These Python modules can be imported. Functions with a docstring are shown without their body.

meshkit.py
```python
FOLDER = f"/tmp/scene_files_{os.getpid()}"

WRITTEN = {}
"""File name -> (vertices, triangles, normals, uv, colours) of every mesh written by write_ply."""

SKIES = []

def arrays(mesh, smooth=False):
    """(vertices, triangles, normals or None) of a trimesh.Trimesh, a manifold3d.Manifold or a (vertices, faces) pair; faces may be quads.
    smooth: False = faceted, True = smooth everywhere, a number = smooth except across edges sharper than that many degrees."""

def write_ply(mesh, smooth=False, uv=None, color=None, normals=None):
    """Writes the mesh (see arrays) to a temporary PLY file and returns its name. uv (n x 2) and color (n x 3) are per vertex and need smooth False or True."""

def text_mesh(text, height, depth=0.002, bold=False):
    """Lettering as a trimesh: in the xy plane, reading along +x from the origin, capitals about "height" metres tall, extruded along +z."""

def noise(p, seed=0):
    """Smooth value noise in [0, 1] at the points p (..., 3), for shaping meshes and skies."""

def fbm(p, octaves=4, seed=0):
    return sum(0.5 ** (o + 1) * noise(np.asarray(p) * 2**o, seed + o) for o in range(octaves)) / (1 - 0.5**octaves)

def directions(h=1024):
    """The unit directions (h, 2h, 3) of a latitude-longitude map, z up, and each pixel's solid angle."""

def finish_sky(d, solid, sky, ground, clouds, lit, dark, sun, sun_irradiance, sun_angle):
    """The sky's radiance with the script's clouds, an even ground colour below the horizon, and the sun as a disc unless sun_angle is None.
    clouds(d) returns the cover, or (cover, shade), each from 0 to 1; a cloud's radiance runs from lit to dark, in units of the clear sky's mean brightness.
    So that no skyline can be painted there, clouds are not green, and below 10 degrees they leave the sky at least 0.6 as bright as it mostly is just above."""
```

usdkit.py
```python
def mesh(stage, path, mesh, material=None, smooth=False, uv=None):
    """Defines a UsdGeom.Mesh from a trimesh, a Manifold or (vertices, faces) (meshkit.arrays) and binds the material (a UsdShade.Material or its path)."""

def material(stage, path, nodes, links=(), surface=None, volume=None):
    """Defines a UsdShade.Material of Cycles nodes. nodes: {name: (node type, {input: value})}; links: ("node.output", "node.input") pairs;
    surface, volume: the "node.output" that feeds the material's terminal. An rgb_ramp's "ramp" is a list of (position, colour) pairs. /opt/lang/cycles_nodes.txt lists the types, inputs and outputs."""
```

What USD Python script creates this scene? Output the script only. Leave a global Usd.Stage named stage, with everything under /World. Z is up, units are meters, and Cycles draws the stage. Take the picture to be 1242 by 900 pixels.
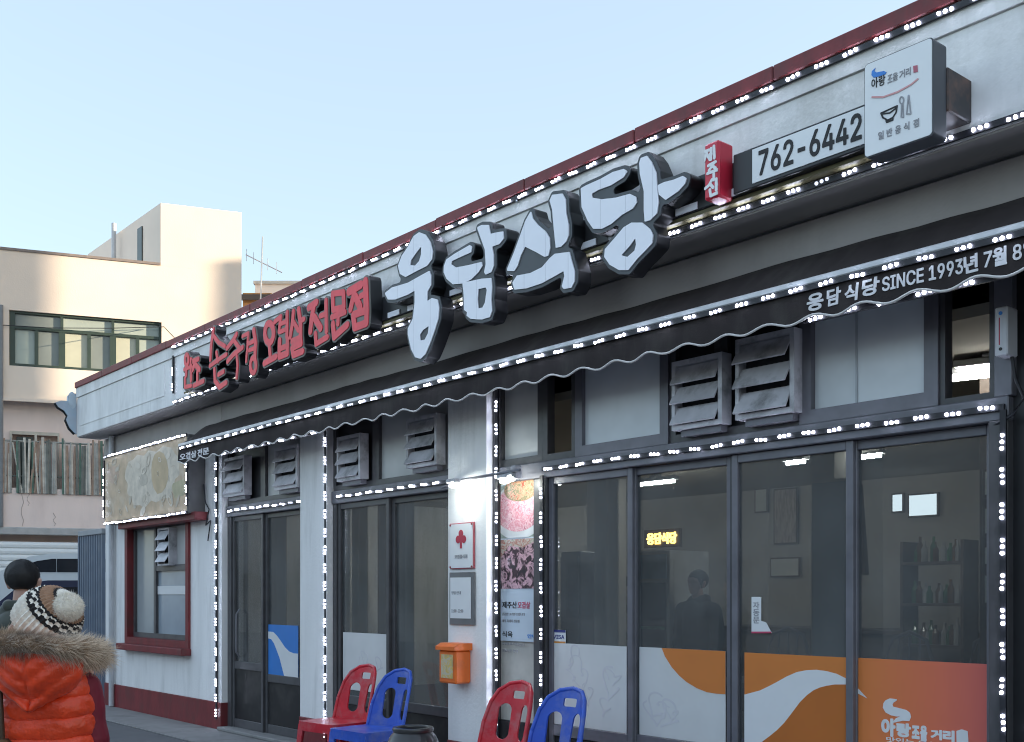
import math, random, glob
import numpy as np, trimesh, shapely
from shapely.geometry import Polygon, LineString, box as sbox, Point
from shapely.ops import unary_union
from shapely import affinity
import manifold3d as m3
import usdkit, meshkit
from pxr import Usd, UsdGeom, UsdLux, UsdShade, Sdf, Gf

rng = random.Random(7)
nrng = np.random.default_rng(11)
stage = Usd.Stage.CreateInMemory()
UsdGeom.SetStageUpAxis(stage, UsdGeom.Tokens.z)
UsdGeom.SetStageMetersPerUnit(stage, 1.0)
UsdGeom.Xform.Define(stage, '/World')
UsdGeom.Scope.Define(stage, '/World/Looks')

# ------------------------------------------------------------------ camera, sky, sun, exposure
# World frame: x runs along the restaurant front (to the right), y into the building, z up; front wall is y = 0.
EYE, DIST, FPX, CX, HOR = 1.45, 5.08, 1327.0, 621.0, 722.0
ANG = math.atan2(1101.0, FPX)
FWD = np.array([-math.cos(ANG), math.sin(ANG)])
RGT = np.array([math.sin(ANG), math.cos(ANG)])
EXPOSURE = 2.7
cam = UsdGeom.Camera.Define(stage, '/World/camera')
cam.CreateHorizontalApertureAttr(36.0)
cam.CreateVerticalApertureAttr(36.0 * 742 / 1024)
cam.CreateFocalLengthAttr(36.0 * FPX / 1242)
cam.CreateVerticalApertureOffsetAttr(36.0 * (HOR - 450) / 1242)
cam.CreateClippingRangeAttr(Gf.Vec2f(0.05, 2000))
cam.CreateExposureAttr(EXPOSURE)
cam.AddTransformOp().Set(Gf.Matrix4d(RGT[0], RGT[1], 0, 0, 0, 0, 1, 0, -FWD[0], -FWD[1], 0, 0, 0, -DIST, EYE, 1))

SUN_EL = math.radians(7.5)
_th = math.radians(90)
_s = math.cos(_th) * FWD + math.sin(_th) * RGT
SUN = np.array([_s[0] * math.cos(SUN_EL), _s[1] * math.cos(SUN_EL), math.sin(SUN_EL)])
sky_mat = usdkit.material(stage, '/World/Looks/sky_look', {
    'sky': ('sky_texture', {'sky_type': 'single_scattering', 'sun_disc': False, 'sun_elevation': SUN_EL,
                            'sun_rotation': math.atan2(SUN[0], SUN[1]), 'altitude': 50.0, 'air_density': 1.0, 'aerosol_density': 1.4, 'ozone_density': 1.0}),
    'pale_fill': ('mix_color', {'fac': 0.76, 'b': (0.575, 0.70, 0.87), 'use_clamp': False}),     # flat pale blue added to even out the clear sky gradient
    'bg': ('background_shader', {'strength': 0.15})}, [('sky.color', 'pale_fill.a'), ('pale_fill.result', 'bg.color')], surface='bg.background')
dome = UsdLux.DomeLight.Define(stage, '/World/sky')
UsdShade.MaterialBindingAPI.Apply(dome.GetPrim()).Bind(sky_mat)
dome.GetPrim().SetCustomDataByKey('kind', 'structure')
sun = UsdLux.DistantLight.Define(stage, '/World/sun')
sun.CreateIntensityAttr(0.5)
sun.CreateAngleAttr(0.5)
sun.CreateNormalizeAttr(True)
sun.CreateColorAttr(Gf.Vec3f(1.0, 0.84, 0.64))
_z = SUN / np.linalg.norm(SUN)
_x = np.cross([0, 0, 1], _z); _x /= np.linalg.norm(_x)
_y = np.cross(_z, _x)
sun.AddTransformOp().Set(Gf.Matrix4d(*_x, 0, *_y, 0, *_z, 0, 0, 0, 20, 1))

# ------------------------------------------------------------------ measuring: a pixel of the photograph -> metres on a plane
def F(px, py, y=0.0):
    u = (px - CX) / FPX
    Z = (DIST + y) / (FWD[1] + u * RGT[1])
    return Z * (FWD[0] + u * RGT[0]), EYE + (HOR - py) * Z / FPX
def X(px, y=0.0):
    return F(px, HOR, y)[0]
def at(px, Z, py=HOR):                                    # a point at depth Z
    p = Z * FWD + (px - CX) / FPX * Z * RGT
    return np.array([p[0], p[1] - DIST, EYE + (HOR - py) * Z / FPX])
def zc(pts, ox, oy, s):
    return [(ox + a / s, oy + b / s) for a, b in pts]
def plane(pts, y):
    return [F(a, b, y) for a, b in pts]

# ------------------------------------------------------------------ materials
LOOK = {}
def mk(name, col, rough=0.5, var=0.12, scale=6.0, bump=0.0, bscale=60.0, metallic=0.0, spec=0.5, stretch=None, dirt=None, dirt_scale=2.0, coat=0.0, sheen=0.0, rvar=0.0):
    if name in LOOK: return LOOK[name]
    col = np.array(col, float)
    n = {'geo': ('geometry', {}), 'map': ('mapping', {'scale': stretch or (1, 1, 1)}),
         'n1': ('noise_texture', {'scale': scale, 'detail': 5.0, 'roughness': 0.6}),
         'r1': ('rgb_ramp', {'ramp': [(0.3, tuple(col * (1 - var))), (0.7, tuple(np.clip(col * (1 + var), 0, 1)))]}),
         'p': ('principled_bsdf', {'roughness': rough, 'metallic': metallic, 'specular_ior_level': spec, 'coat_weight': coat, 'sheen_weight': sheen})}
    l = [('geo.position', 'map.vector'), ('map.vector', 'n1.vector'), ('n1.fac', 'r1.fac')]
    last = 'r1.color'
    if dirt is not None:
        n['n2'] = ('noise_texture', {'scale': dirt_scale, 'detail': 6.0, 'roughness': 0.65})
        n['r2'] = ('rgb_ramp', {'ramp': [(0.5, (0, 0, 0)), (0.75, (1, 1, 1))]})
        n['mx'] = ('mix_color', {'b': tuple(dirt)})
        l += [('map.vector', 'n2.vector'), ('n2.fac', 'r2.fac'), ('r2.color', 'mx.fac'), (last, 'mx.a')]
        last = 'mx.result'
    l.append((last, 'p.base_color'))
    if rvar:
        n['mr'] = ('map_range', {'to_min': max(rough - rvar, 0.02), 'to_max': rough + rvar})
        l += [('n1.fac', 'mr.value'), ('mr.result', 'p.roughness')]
    if bump:
        n['n3'] = ('noise_texture', {'scale': bscale, 'detail': 4.0})
        n['b'] = ('bump', {'strength': 0.6, 'distance': bump})
        l += [('geo.position', 'n3.vector'), ('n3.fac', 'b.height'), ('b.normal', 'p.normal')]
    LOOK[name] = usdkit.material(stage, '/World/Looks/' + name, n, l, surface='p.BSDF')
    return LOOK[name]
def emit(name, col, s):
    if name not in LOOK:
        LOOK[name] = usdkit.material(stage, '/World/Looks/' + name, {'e': ('emission', {'color': col, 'strength': s})}, surface='e.emission')
    return LOOK[name]
def glassy(name, tint, ior=1.5, gl=1.0):
    if name not in LOOK:
        LOOK[name] = usdkit.material(stage, '/World/Looks/' + name, {
            'lw': ('layer_weight', {'blend': 0.5}), 'pw': ('math', {'math_type': 'power', 'value2': 5.0}),
            'f': ('math', {'math_type': 'multiply_add', 'value2': 0.95, 'value3': 0.06}),
            'geo': ('geometry', {}), 'dn': ('noise_texture', {'scale': 1.6, 'detail': 5.0}), 'dr': ('map_range', {'from_min': 0.3, 'from_max': 0.75, 'to_min': 0.018, 'to_max': 0.06}),
            'd': ('diffuse_bsdf', {'color': (0.55, 0.57, 0.58)}), 'dm': ('mix_closure', {}), 't': ('transparent_bsdf', {'color': tint}),
            'g': ('glossy_bsdf', {'color': (gl, gl, gl), 'roughness': 0.012}), 'm': ('mix_closure', {})},
            [('lw.facing', 'pw.value1'), ('pw.value', 'f.value1'), ('f.value', 'm.fac'), ('geo.position', 'dn.vector'), ('dn.fac', 'dr.value'), ('dr.result', 'dm.fac'), ('t.BSDF', 'dm.closure1'), ('d.BSDF', 'dm.closure2'), ('dm.closure', 'm.closure1'), ('g.BSDF', 'm.closure2')], surface='m.closure')
    return LOOK[name]

WHITE = mk('white_plaster', (0.85, 0.84, 0.83), 0.75, 0.07, 1.4, 0.006, 38, stretch=(2.4, 2.4, 0.35), dirt=(0.60, 0.595, 0.58), dirt_scale=1.5)
FASCIA = mk('fascia_plaster', (0.80, 0.795, 0.79), 0.85, 0.10, 2.2, 0.014, 14, stretch=(2.2, 2.2, 0.6), dirt=(0.58, 0.57, 0.55), dirt_scale=1.3)
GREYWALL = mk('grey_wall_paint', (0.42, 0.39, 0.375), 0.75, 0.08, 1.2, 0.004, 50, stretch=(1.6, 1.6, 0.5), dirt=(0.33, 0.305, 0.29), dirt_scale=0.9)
RED = mk('dark_red_paint', (0.17, 0.018, 0.022), 0.5, 0.25, 4.0, 0.003, 40, stretch=(1.5, 1.5, 0.6), dirt=(0.10, 0.03, 0.028), dirt_scale=3.5)
FRAME = mk('dark_aluminium', (0.070, 0.068, 0.072), 0.34, 0.15, 5.0, spec=0.5, rvar=0.1)
FRAME2 = mk('grey_aluminium', (0.16, 0.158, 0.18), 0.38, 0.15, 5.0, metallic=0.2, rvar=0.1)
BLACK = mk('black_sheet', (0.014, 0.014, 0.016), 0.4, 0.2, 5.0, rvar=0.08)
KICK = mk('kick_panel_black', (0.018, 0.017, 0.018), 0.4, 0.25, 3.0, spec=0.25, dirt=(0.05, 0.048, 0.045), dirt_scale=3)
BLOCK = mk('letter_block_grey', (0.050, 0.056, 0.064), 0.45, 0.1, 6.0)
BLOCKSIDE = mk('letter_side_black', (0.012, 0.013, 0.015), 0.4, 0.2, 6.0)
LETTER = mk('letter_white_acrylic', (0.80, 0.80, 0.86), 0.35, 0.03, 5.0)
LETRED = mk('letter_red_acrylic', (0.74, 0.035, 0.055), 0.4, 0.15, 9.0)
SIGNRED = mk('sign_red', (0.55, 0.022, 0.05), 0.35, 0.06, 6.0)
PRINTW = mk('print_white', (0.74, 0.75, 0.76), 0.45, 0.03, 5.0)
PRINTK = mk('print_black', (0.010, 0.010, 0.012), 0.6, 0.1, 5.0)
PRINTG = mk('print_grey', (0.28, 0.28, 0.30), 0.5, 0.1, 5.0)
PRINTLAV = mk('print_faint_lavender', (0.62, 0.615, 0.64), 0.5, 0.08, 5.0)
PRINTPINK = mk('print_pink', (0.62, 0.30, 0.30), 0.5, 0.08, 5.0)
PRINTBLUE = mk('print_blue', (0.03, 0.20, 0.60), 0.45, 0.05, 5.0)
AWN = mk('awning_cloth', (0.030, 0.024, 0.024), 0.85, 0.18, 3.0, 0.002, 120, spec=0.25, stretch=(2, 1, 0.6), dirt=(0.05, 0.045, 0.042), dirt_scale=2.5)
RAIL = mk('awning_rail_metal', (0.55, 0.56, 0.58), 0.4, 0.08, 4.0, metallic=0.2)
PIPING = mk('white_piping', (0.6, 0.58, 0.56), 0.6, 0.1, 8.0)
AWNTXT = mk('awning_lettering', (0.70, 0.69, 0.71), 0.6, 0.04, 8.0)
LOUV = mk('louvre_grey', (0.56, 0.55, 0.58), 0.45, 0.14, 7.0, metallic=0.1, dirt=(0.15, 0.15, 0.15), dirt_scale=5)
FROST = mk('frosted_pane', (0.70, 0.735, 0.76), 0.3, 0.12, 1.2, spec=0.5)
FROSTG = mk('frosted_pane_grey', (0.55, 0.555, 0.55), 0.3, 0.15, 1.4, spec=0.5)
GLASS = glassy('window_glass', (0.66, 0.69, 0.70), 1.5)
GLASSC = glassy('clear_glass', (0.85, 0.87, 0.87), 1.45)
LEDON = emit('led_lit', (0.72, 0.78, 1.0), 5.5)
LEDMID = emit('led_lit_mid', (0.72, 0.78, 1.0), 3.8)
LEDDIM = emit('led_lit_dim', (0.70, 0.78, 1.0), 0.25)
LEDBASE = mk('led_casing', (0.05, 0.05, 0.07), 0.5, 0.1, 5)
CABLE = mk('cable_black', (0.015, 0.015, 0.02), 0.5, 0.1, 5)
ASPHALT = mk('asphalt', (0.13, 0.132, 0.138), 0.8, 0.2, 1.3, 0.006, 90, dirt=(0.12, 0.122, 0.126), dirt_scale=0.6)
CONC = mk('concrete', (0.27, 0.265, 0.26), 0.8, 0.12, 3.0, 0.004, 60, dirt=(0.17, 0.165, 0.16))

# ------------------------------------------------------------------ object helpers
USED = {}
def numbered(parent, name):
    k = USED.get((parent, name), 0); USED[(parent, name)] = k + 1
    return name if k == 0 else f'{name}_{k:03d}'
def path_of(p):
    return '/World' if p is None else str(p.GetPath())
def thing(name, label, cat, loc=(0, 0, 0), rotz=0.0, group=None, parent=None):
    pp = path_of(parent)
    x = UsdGeom.Xform.Define(stage, pp + '/' + numbered(pp, name))
    if any(loc) or rotz:
        x.AddTranslateOp().Set(Gf.Vec3d(*map(float, loc)))
        if rotz: x.AddRotateZOp().Set(math.degrees(rotz))
    o = x.GetPrim()
    if label: o.SetCustomDataByKey('label', label)
    if cat: o.SetCustomDataByKey('category', cat)
    if group: o.SetCustomDataByKey('group', group)
    return o
def tag(o, label=None, cat=None, group=None, kind=None):
    for k, v in (('label', label), ('category', cat), ('group', group), ('kind', kind)):
        if v: o.SetCustomDataByKey(k, v)
    return o
def obj(name, mesh, mat, parent=None, smooth=False, label=None):
    pp = path_of(parent)
    if isinstance(mesh, (list, tuple)) and not isinstance(mesh[0], np.ndarray):
        mesh = trimesh.util.concatenate([trimesh.Trimesh(*meshkit.arrays(q)[:2], process=False) for q in mesh])
    m = usdkit.mesh(stage, pp + '/' + numbered(pp, name), mesh, mat, smooth=smooth).GetPrim()
    if label: m.SetCustomDataByKey('label', label)
    return m
def part(name, parent, label=None):                       # an Xform part that holds sub-parts
    return thing(name, label, None, parent=parent)
def dup(src, loc, rotz=0.0, label=None, scale=None):
    was = src.GetCustomData()
    r = thing(src.GetName().rstrip('0123456789').rstrip('_') or src.GetName(), label or was.get('label'), was.get('category'), (0, 0, 0), 0, was.get('group'))
    x = UsdGeom.Xformable(r)
    r.GetReferences().AddInternalReference(src.GetPath()); r.SetInstanceable(True)
    x.ClearXformOpOrder(); 
    x.AddTranslateOp(opSuffix='c').Set(Gf.Vec3d(*map(float, loc))); x.AddRotateZOp(opSuffix='c').Set(math.degrees(rotz))
    return r

def bx(x0, x1, y0, y1, z0, z1, ch=0.0):
    x0, x1 = min(x0, x1), max(x0, x1); y0, y1 = min(y0, y1), max(y0, y1); z0, z1 = min(z0, z1), max(z0, z1)
    if ch <= 0:
        b = trimesh.creation.box((x1 - x0, y1 - y0, z1 - z0)); b.apply_translation(((x0 + x1) / 2, (y0 + y1) / 2, (z0 + z1) / 2)); return b
    ch = min(ch, (x1 - x0) / 3, (y1 - y0) / 3, (z1 - z0) / 3)
    P = []
    for a, s in ((x0, 1), (x1, -1)):
        for b, t in ((y0, 1), (y1, -1)):
            for c, w in ((z0, 1), (z1, -1)):
                P += [(a, b + t * ch, c + w * ch), (a + s * ch, b, c + w * ch), (a + s * ch, b + t * ch, c)]
    return trimesh.convex.convex_hull(np.array(P))
R90 = np.array([[1, 0, 0, 0], [0, 0, -1, 0], [0, 1, 0, 0], [0, 0, 0, 1.0]])
def geoms(s):
    return [g for g in getattr(s, 'geoms', [s]) if g.geom_type == 'Polygon' and g.area > 1e-7]
def slab(shape, y_front, y_back):                         # an (x, z) outline given thickness along y
    out = []
    for g in geoms(shape):
        e = trimesh.creation.extrude_polygon(g, abs(y_back - y_front), engine='earcut'); e.apply_transform(R90); e.apply_translation((0, max(y_front, y_back), 0)); out.append(e)
    return trimesh.util.concatenate(out)
def flat_ext(shape, z0, z1):                              # an (x, y) outline extruded upwards
    out = []
    for g in geoms(shape):
        e = trimesh.creation.extrude_polygon(g, z1 - z0, engine='earcut'); e.apply_translation((0, 0, z0)); out.append(e)
    return trimesh.util.concatenate(out)
def side_ext(poly_yz, x0, x1):                            # a (y, z) outline extruded along x
    e = trimesh.creation.extrude_polygon(Polygon(poly_yz).buffer(0), x1 - x0, engine='earcut')
    M = np.array([[0, 0, 1, x0], [1, 0, 0, 0], [0, 1, 0, 0], [0, 0, 0, 1.0]]); e.apply_transform(M); return e
def tube(pts, r, n=8, caps=True):
    pts = np.array(pts, float); out = []
    V, Fc = [], []
    up = np.array([0, 0, 1.0])
    for i, p in enumerate(pts):
        t = pts[min(i + 1, len(pts) - 1)] - pts[max(i - 1, 0)]; t /= np.linalg.norm(t)
        a = np.cross(t, up if abs(t[2]) < 0.95 else [1, 0, 0]); a /= np.linalg.norm(a); b = np.cross(t, a)
        rr = r[i] if np.ndim(r) else r
        for k in range(n):
            w = 2 * math.pi * k / n; V.append(p + rr * (math.cos(w) * a + math.sin(w) * b))
    for i in range(len(pts) - 1):
        for k in range(n):
            a, b = i * n + k, i * n + (k + 1) % n
            Fc += [(a, b, b + n), (a, b + n, a + n)]
    if caps:
        V += [pts[0], pts[-1]]
        for k in range(n):
            Fc += [(len(V) - 2, (k + 1) % n, k), (len(V) - 1, (len(pts) - 1) * n + k, (len(pts) - 1) * n + (k + 1) % n)]
    m = trimesh.Trimesh(np.array(V), np.array(Fc), process=False); 
    if m.volume < 0: m.invert()
    return m
def lathe(prof, n=24, loc=(0, 0, 0)):
    m = trimesh.creation.revolve(np.array(prof, float), sections=n); m.apply_translation(loc); return m
def ell(c, r, sub=3):
    s = trimesh.creation.icosphere(subdivisions=sub); s.apply_scale(r); s.apply_translation(c); return s
def loft(rings):                                          # rings: (n, 3) arrays of equal length
    n = len(rings[0]); V = np.vstack(rings); Fc = []
    for i in range(len(rings) - 1):
        for k in range(n):
            a, b = i * n + k, i * n + (k + 1) % n
            Fc += [(a, b, b + n), (a, b + n, a + n)]
    V = np.vstack([V, rings[0].mean(0), rings[-1].mean(0)])
    for k in range(n):
        Fc += [(len(V) - 2, (k + 1) % n, k), (len(V) - 1, (len(rings) - 1) * n + k, (len(rings) - 1) * n + (k + 1) % n)]
    m = trimesh.Trimesh(V, np.array(Fc), process=False)
    if m.volume < 0: m.invert()
    return m
def bones(chains, res=0.02, smooth=6):                    # hulls of spheres, joined and smoothed into one continuous surface
    ms = []
    for (p, r, q, s) in chains:
        a = m3.Manifold.sphere(r, 20).translate(tuple(p)); b = m3.Manifold.sphere(s, 20).translate(tuple(q))
        ms.append(m3.Manifold.batch_hull([a, b]))
    u = m3.Manifold.batch_boolean(ms, m3.OpType.Add).refine_to_length(res)
    mm = u.to_mesh(); t = trimesh.Trimesh(np.array(mm.vert_properties[:, :3]), np.array(mm.tri_verts), process=True)
    if smooth: trimesh.smoothing.filter_taubin(t, iterations=smooth)
    return t

_font = {}
def text_shape(text, height, bold=0, cjk=False):
    from PIL import Image, ImageDraw, ImageFont
    pat = '/opt/blender-*/*/datafiles/fonts/' + ('Noto Sans CJK Regular.woff2' if cjk else 'Inter.woff2')
    f = _font.get(pat) or _font.setdefault(pat, ImageFont.truetype((glob.glob(pat) or glob.glob('/opt/blender-*/*/datafiles/fonts/Inter.woff2'))[0], 96))
    x0, y0, x1, y1 = f.getbbox(text, anchor='ls', stroke_width=bold)
    im = Image.new('L', (int(x1 - x0 + 8), int(y1 - y0 + 8)))
    ImageDraw.Draw(im).text((4 - x0, 4 - y0), text, 255, f, anchor='ls', stroke_width=bold)
    on = np.pad(np.asarray(im) > 127, ((0, 0), (1, 1))).astype(np.int8)
    rows, st = np.nonzero(np.diff(on, axis=1) == 1); en = np.nonzero(np.diff(on, axis=1) == -1)[1]
    s = unary_union([sbox(a, -r - 1, b, -r) for a, b, r in zip(st, en, rows)]).buffer(0.6).buffer(-0.6).simplify(0.8)
    bb = s.bounds; k = height / (bb[3] - bb[1])
    return affinity.affine_transform(s, [k, 0, 0, k, -bb[0] * k, -bb[1] * k])
def fit(shape, x0, x1, z0, z1):
    b = shape.bounds; a, c = (x1 - x0) / (b[2] - b[0]), (z1 - z0) / (b[3] - b[1])
    return affinity.affine_transform(shape, [a, 0, 0, c, x0 - b[0] * a, z0 - b[1] * c])
def soft(poly, r=0.012):
    return poly.buffer(r).buffer(-2 * r).buffer(r)

# ------------------------------------------------------------------ ground
tag(obj('ground', bx(-300, 300, -300, 300, -0.4, 0.0), ASPHALT), kind='structure')
g = obj('pavement', bx(-14.6, 4.0, -0.62, 0.0, 0.0005, 0.012, 0.004), CONC); tag(g, kind='structure')

# ------------------------------------------------------------------ the restaurant
XL, XR = X(128), 1.5                                       # ends of the front wall
FY = -0.30                                                # fascia front
YD = 0.10                                                 # door and window plane
ZT, ZRED, ZBOT = 4.245, 4.165, 3.53
house = thing('restaurant_building', 'single storey white restaurant with dark red roof edge and glazed dark front', 'building')
p1a, p1b, p2a, p2b = X(364), X(396), X(543.5), X(590)
d1a, pe = X(269), X(1229, YD)
# wall pieces: left wall with a window hole, two pillars, right post, band above
wx0, wx1, wz0, wz1 = X(156), X(229), 0.87, 2.35
lw = sbox(XL, 0.30, d1a, 3.5).difference(sbox(wx0, wz0, wx1, wz1))
obj('left_wall', slab(lw, 0.0, 0.25), WHITE, house)
obj('pillar', bx(p1a, p1b, 0.0, 0.25, 0.30, 3.29), WHITE, house)
obj('pillar', bx(p2a, p2b, 0.0, 0.25, 0.32, 3.29), WHITE, house)
obj('upper_wall', bx(d1a + 0.001, XR, 0.003, 0.25, 3.293, 3.5), GREYWALL, house)
obj('upper_wall', bx(XL, d1a, -0.002, 0.0, 3.0, 3.5), GREYWALL, house)  # grey paint band, with part of the soffit shade put into its colour
obj('side_wall', bx(XL + 0.002, XL + 0.2, 0.251, 7.0, 0.0, 3.5), WHITE, house)
obj('side_wall', bx(XR - 0.2, XR, 0.251, 7.0, 0.0, 3.5), GREYWALL, house)
obj('back_wall', bx(XL + 0.2, XR - 0.2, 6.8, 7.0, 0.0, 3.5), mk('inside_wall', (0.42, 0.40, 0.36), 0.7, 0.08, 2), house)
obj('plinth', bx(XL - 0.012, d1a + 0.004, -0.014, 0.24, 0.0, 0.302, 0.006), RED, house)
obj('plinth', bx(p1a - 0.004, p1b + 0.004, -0.012, 0.24, 0.0, 0.303, 0.006), RED, house)
obj('plinth', bx(p2a - 0.004, p2b + 0.004, -0.012, 0.24, 0.0, 0.322, 0.006), RED, house)
# fascia: main band, moulded strip above, soffit, red cap
FX0 = X(93.5, FY)
obj('fascia', bx(FX0, XR, FY, 0.28, ZBOT, 4.035), FASCIA, house)
obj('fascia_moulding', bx(FX0 - 0.004, XR, FY - 0.012, 0.28, 4.043, ZRED), FASCIA, house)
obj('fascia_moulding', bx(FX0 + 0.001, XR, FY + 0.008, 0.28, 4.0345, 4.0435), FASCIA, house)
obj('soffit', bx(FX0 + 0.01, XR, FY + 0.012, 0.0, ZBOT - 0.012, ZBOT - 0.001), GREYWALL, house)
V0 = X(204, FY)
obj('fascia_trim', bx(FX0 + 0.15, V0 - 0.1, FY - 0.006, FY + 0.01, 3.66, 3.672), FASCIA, house)
obj('fascia_trim', bx(V0 - 0.1, V0 - 0.088, FY - 0.006, FY + 0.01, 3.66, 4.0), FASCIA, house)
n = 16                                                    # the red metal edge in folded lengths, each a little out of line
edges = np.linspace(FX0 - 0.01, XR, n + 1)
for i in range(n):
    dz = rng.uniform(-0.006, 0.006)
    obj('roof_edge_sheet', bx(edges[i] + 0.002, edges[i + 1] - 0.002, FY - 0.03 - rng.uniform(0, 0.006), 0.3, ZRED + 0.001, ZT + dz, 0.006), RED, house)
obj('roof_deck', bx(FX0 + 0.05, XR - 0.05, 0.3, 6.99, 3.5, 3.75), CONC, house)
obj('inside_floor', bx(XL + 0.2, XR - 0.2, 0.26, 6.8, 0.004, 0.03), mk('inside_floor_tile', (0.10, 0.09, 0.08), 0.35, 0.15, 3), house)
obj('inside_ceiling', bx(XL + 0.2, XR - 0.2, 0.26, 6.8, 2.86, 2.92), mk('inside_ceiling_board', (0.30, 0.28, 0.24), 0.8, 0.05, 2), house)
obj('threshold', bx(d1a, p1a, -0.06, 0.25, 0.013, 0.05, 0.008), CONC, house)
obj('threshold', bx(p1b, p2a, -0.06, 0.25, 0.013, 0.05, 0.008), CONC, house)
obj('threshold', bx(p2b, XR, -0.06, 0.25, 0.013, 0.05, 0.008), CONC, house)
obj('downpipe', tube([(X(139.5), -0.045, 0.02), (X(139.5), -0.045, 2.35), (X(139.5), -0.045, 3.5)], 0.035, 12), mk('pipe_white', (0.5, 0.51, 0.53), 0.5), house, smooth=40)

def bars(xs, zs, wx, wz, y0, y1):                         # frame bars around openings: verticals over xs, horizontals between
    out = []
    for x in xs: out.append(bx(x - wx / 2, x + wx / 2, y0, y1, zs[0], zs[-1], 0.004))
    for z in zs:
        for a, b in zip(xs[:-1], xs[1:]): out.append(bx(a + wx / 2, b - wx / 2, y0 + 0.003, y1 - 0.003, z, z + wz, 0.004))
    return out
def glazed_leaf(door, x0, x1, z0, zmid, z1, handle=None, gl=GLASS, fr=FRAME, y=YD):
    """One framed leaf: stiles, rails, glass and kick panel, all sub-parts of the door or window it belongs to."""
    s = 0.045
    obj('stile', bx(x0, x0 + s, y - 0.02, y + 0.03, z0, z1, 0.004), fr, door); obj('stile', bx(x1 - s, x1, y - 0.02, y + 0.03, z0, z1, 0.004), fr, door)
    obj('rail', bx(x0 + s, x1 - s, y - 0.017, y + 0.027, z1 - 0.05, z1, 0.004), fr, door)
    obj('rail', bx(x0 + s, x1 - s, y - 0.017, y + 0.027, zmid - 0.05, zmid + 0.03, 0.004), fr, door)
    obj('rail', bx(x0 + s, x1 - s, y - 0.017, y + 0.027, z0, z0 + 0.09, 0.004), fr, door)
    obj('pane', bx(x0 + s, x1 - s, y + 0.002, y + 0.008, zmid + 0.03, z1 - 0.05), gl, door)
    obj('kick_panel', bx(x0 + s, x1 - s, y - 0.004, y + 0.014, z0 + 0.09, zmid - 0.05), KICK, door)
    if handle: obj('handle', tube([(handle, y - 0.02, 0.8), (handle, y - 0.06, 0.85), (handle, y - 0.06, 1.25), (handle, y - 0.02, 1.3)], 0.012, 8), FRAME2, door, smooth=40)
ZL0, ZL1 = 2.285, 2.40
# door 1 (two leaves)
dr = part('door', house, 'narrow double glazed door beside the left wall')
m1 = X(321, YD)
obj('jamb', bx(d1a, X(284, YD), YD - 0.035, YD + 0.06, 0.05, ZL0, 0.004), FRAME, dr)
glazed_leaf(dr, X(284, YD), m1, 0.05, 0.72, ZL0 - 0.001, X(293, YD)); glazed_leaf(dr, m1, p1a, 0.05, 0.62, ZL0 - 0.001, None, y=YD + 0.025)
obj('lintel', bx(d1a, p1a, YD - 0.05, YD + 0.1, ZL0, ZL1, 0.005), FRAME2, dr)
# door 2
dr = part('door', house, 'sliding glazed door between the two white pillars')
a0, a1, a2 = X(399, YD), X(412, YD), X(474, YD)
obj('jamb', bx(p1b, a1, YD - 0.035, YD + 0.06, 0.05, ZL0, 0.004), FRAME, dr)
glazed_leaf(dr, a1, a2, 0.05, 0.52, ZL0 - 0.001); glazed_leaf(dr, a2, p2a, 0.05, 0.52, ZL0 - 0.001, y=YD + 0.03)
obj('lintel', bx(p1b, p2a, YD - 0.05, YD + 0.1, ZL0, ZL1, 0.005), FRAME2, dr)
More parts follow.
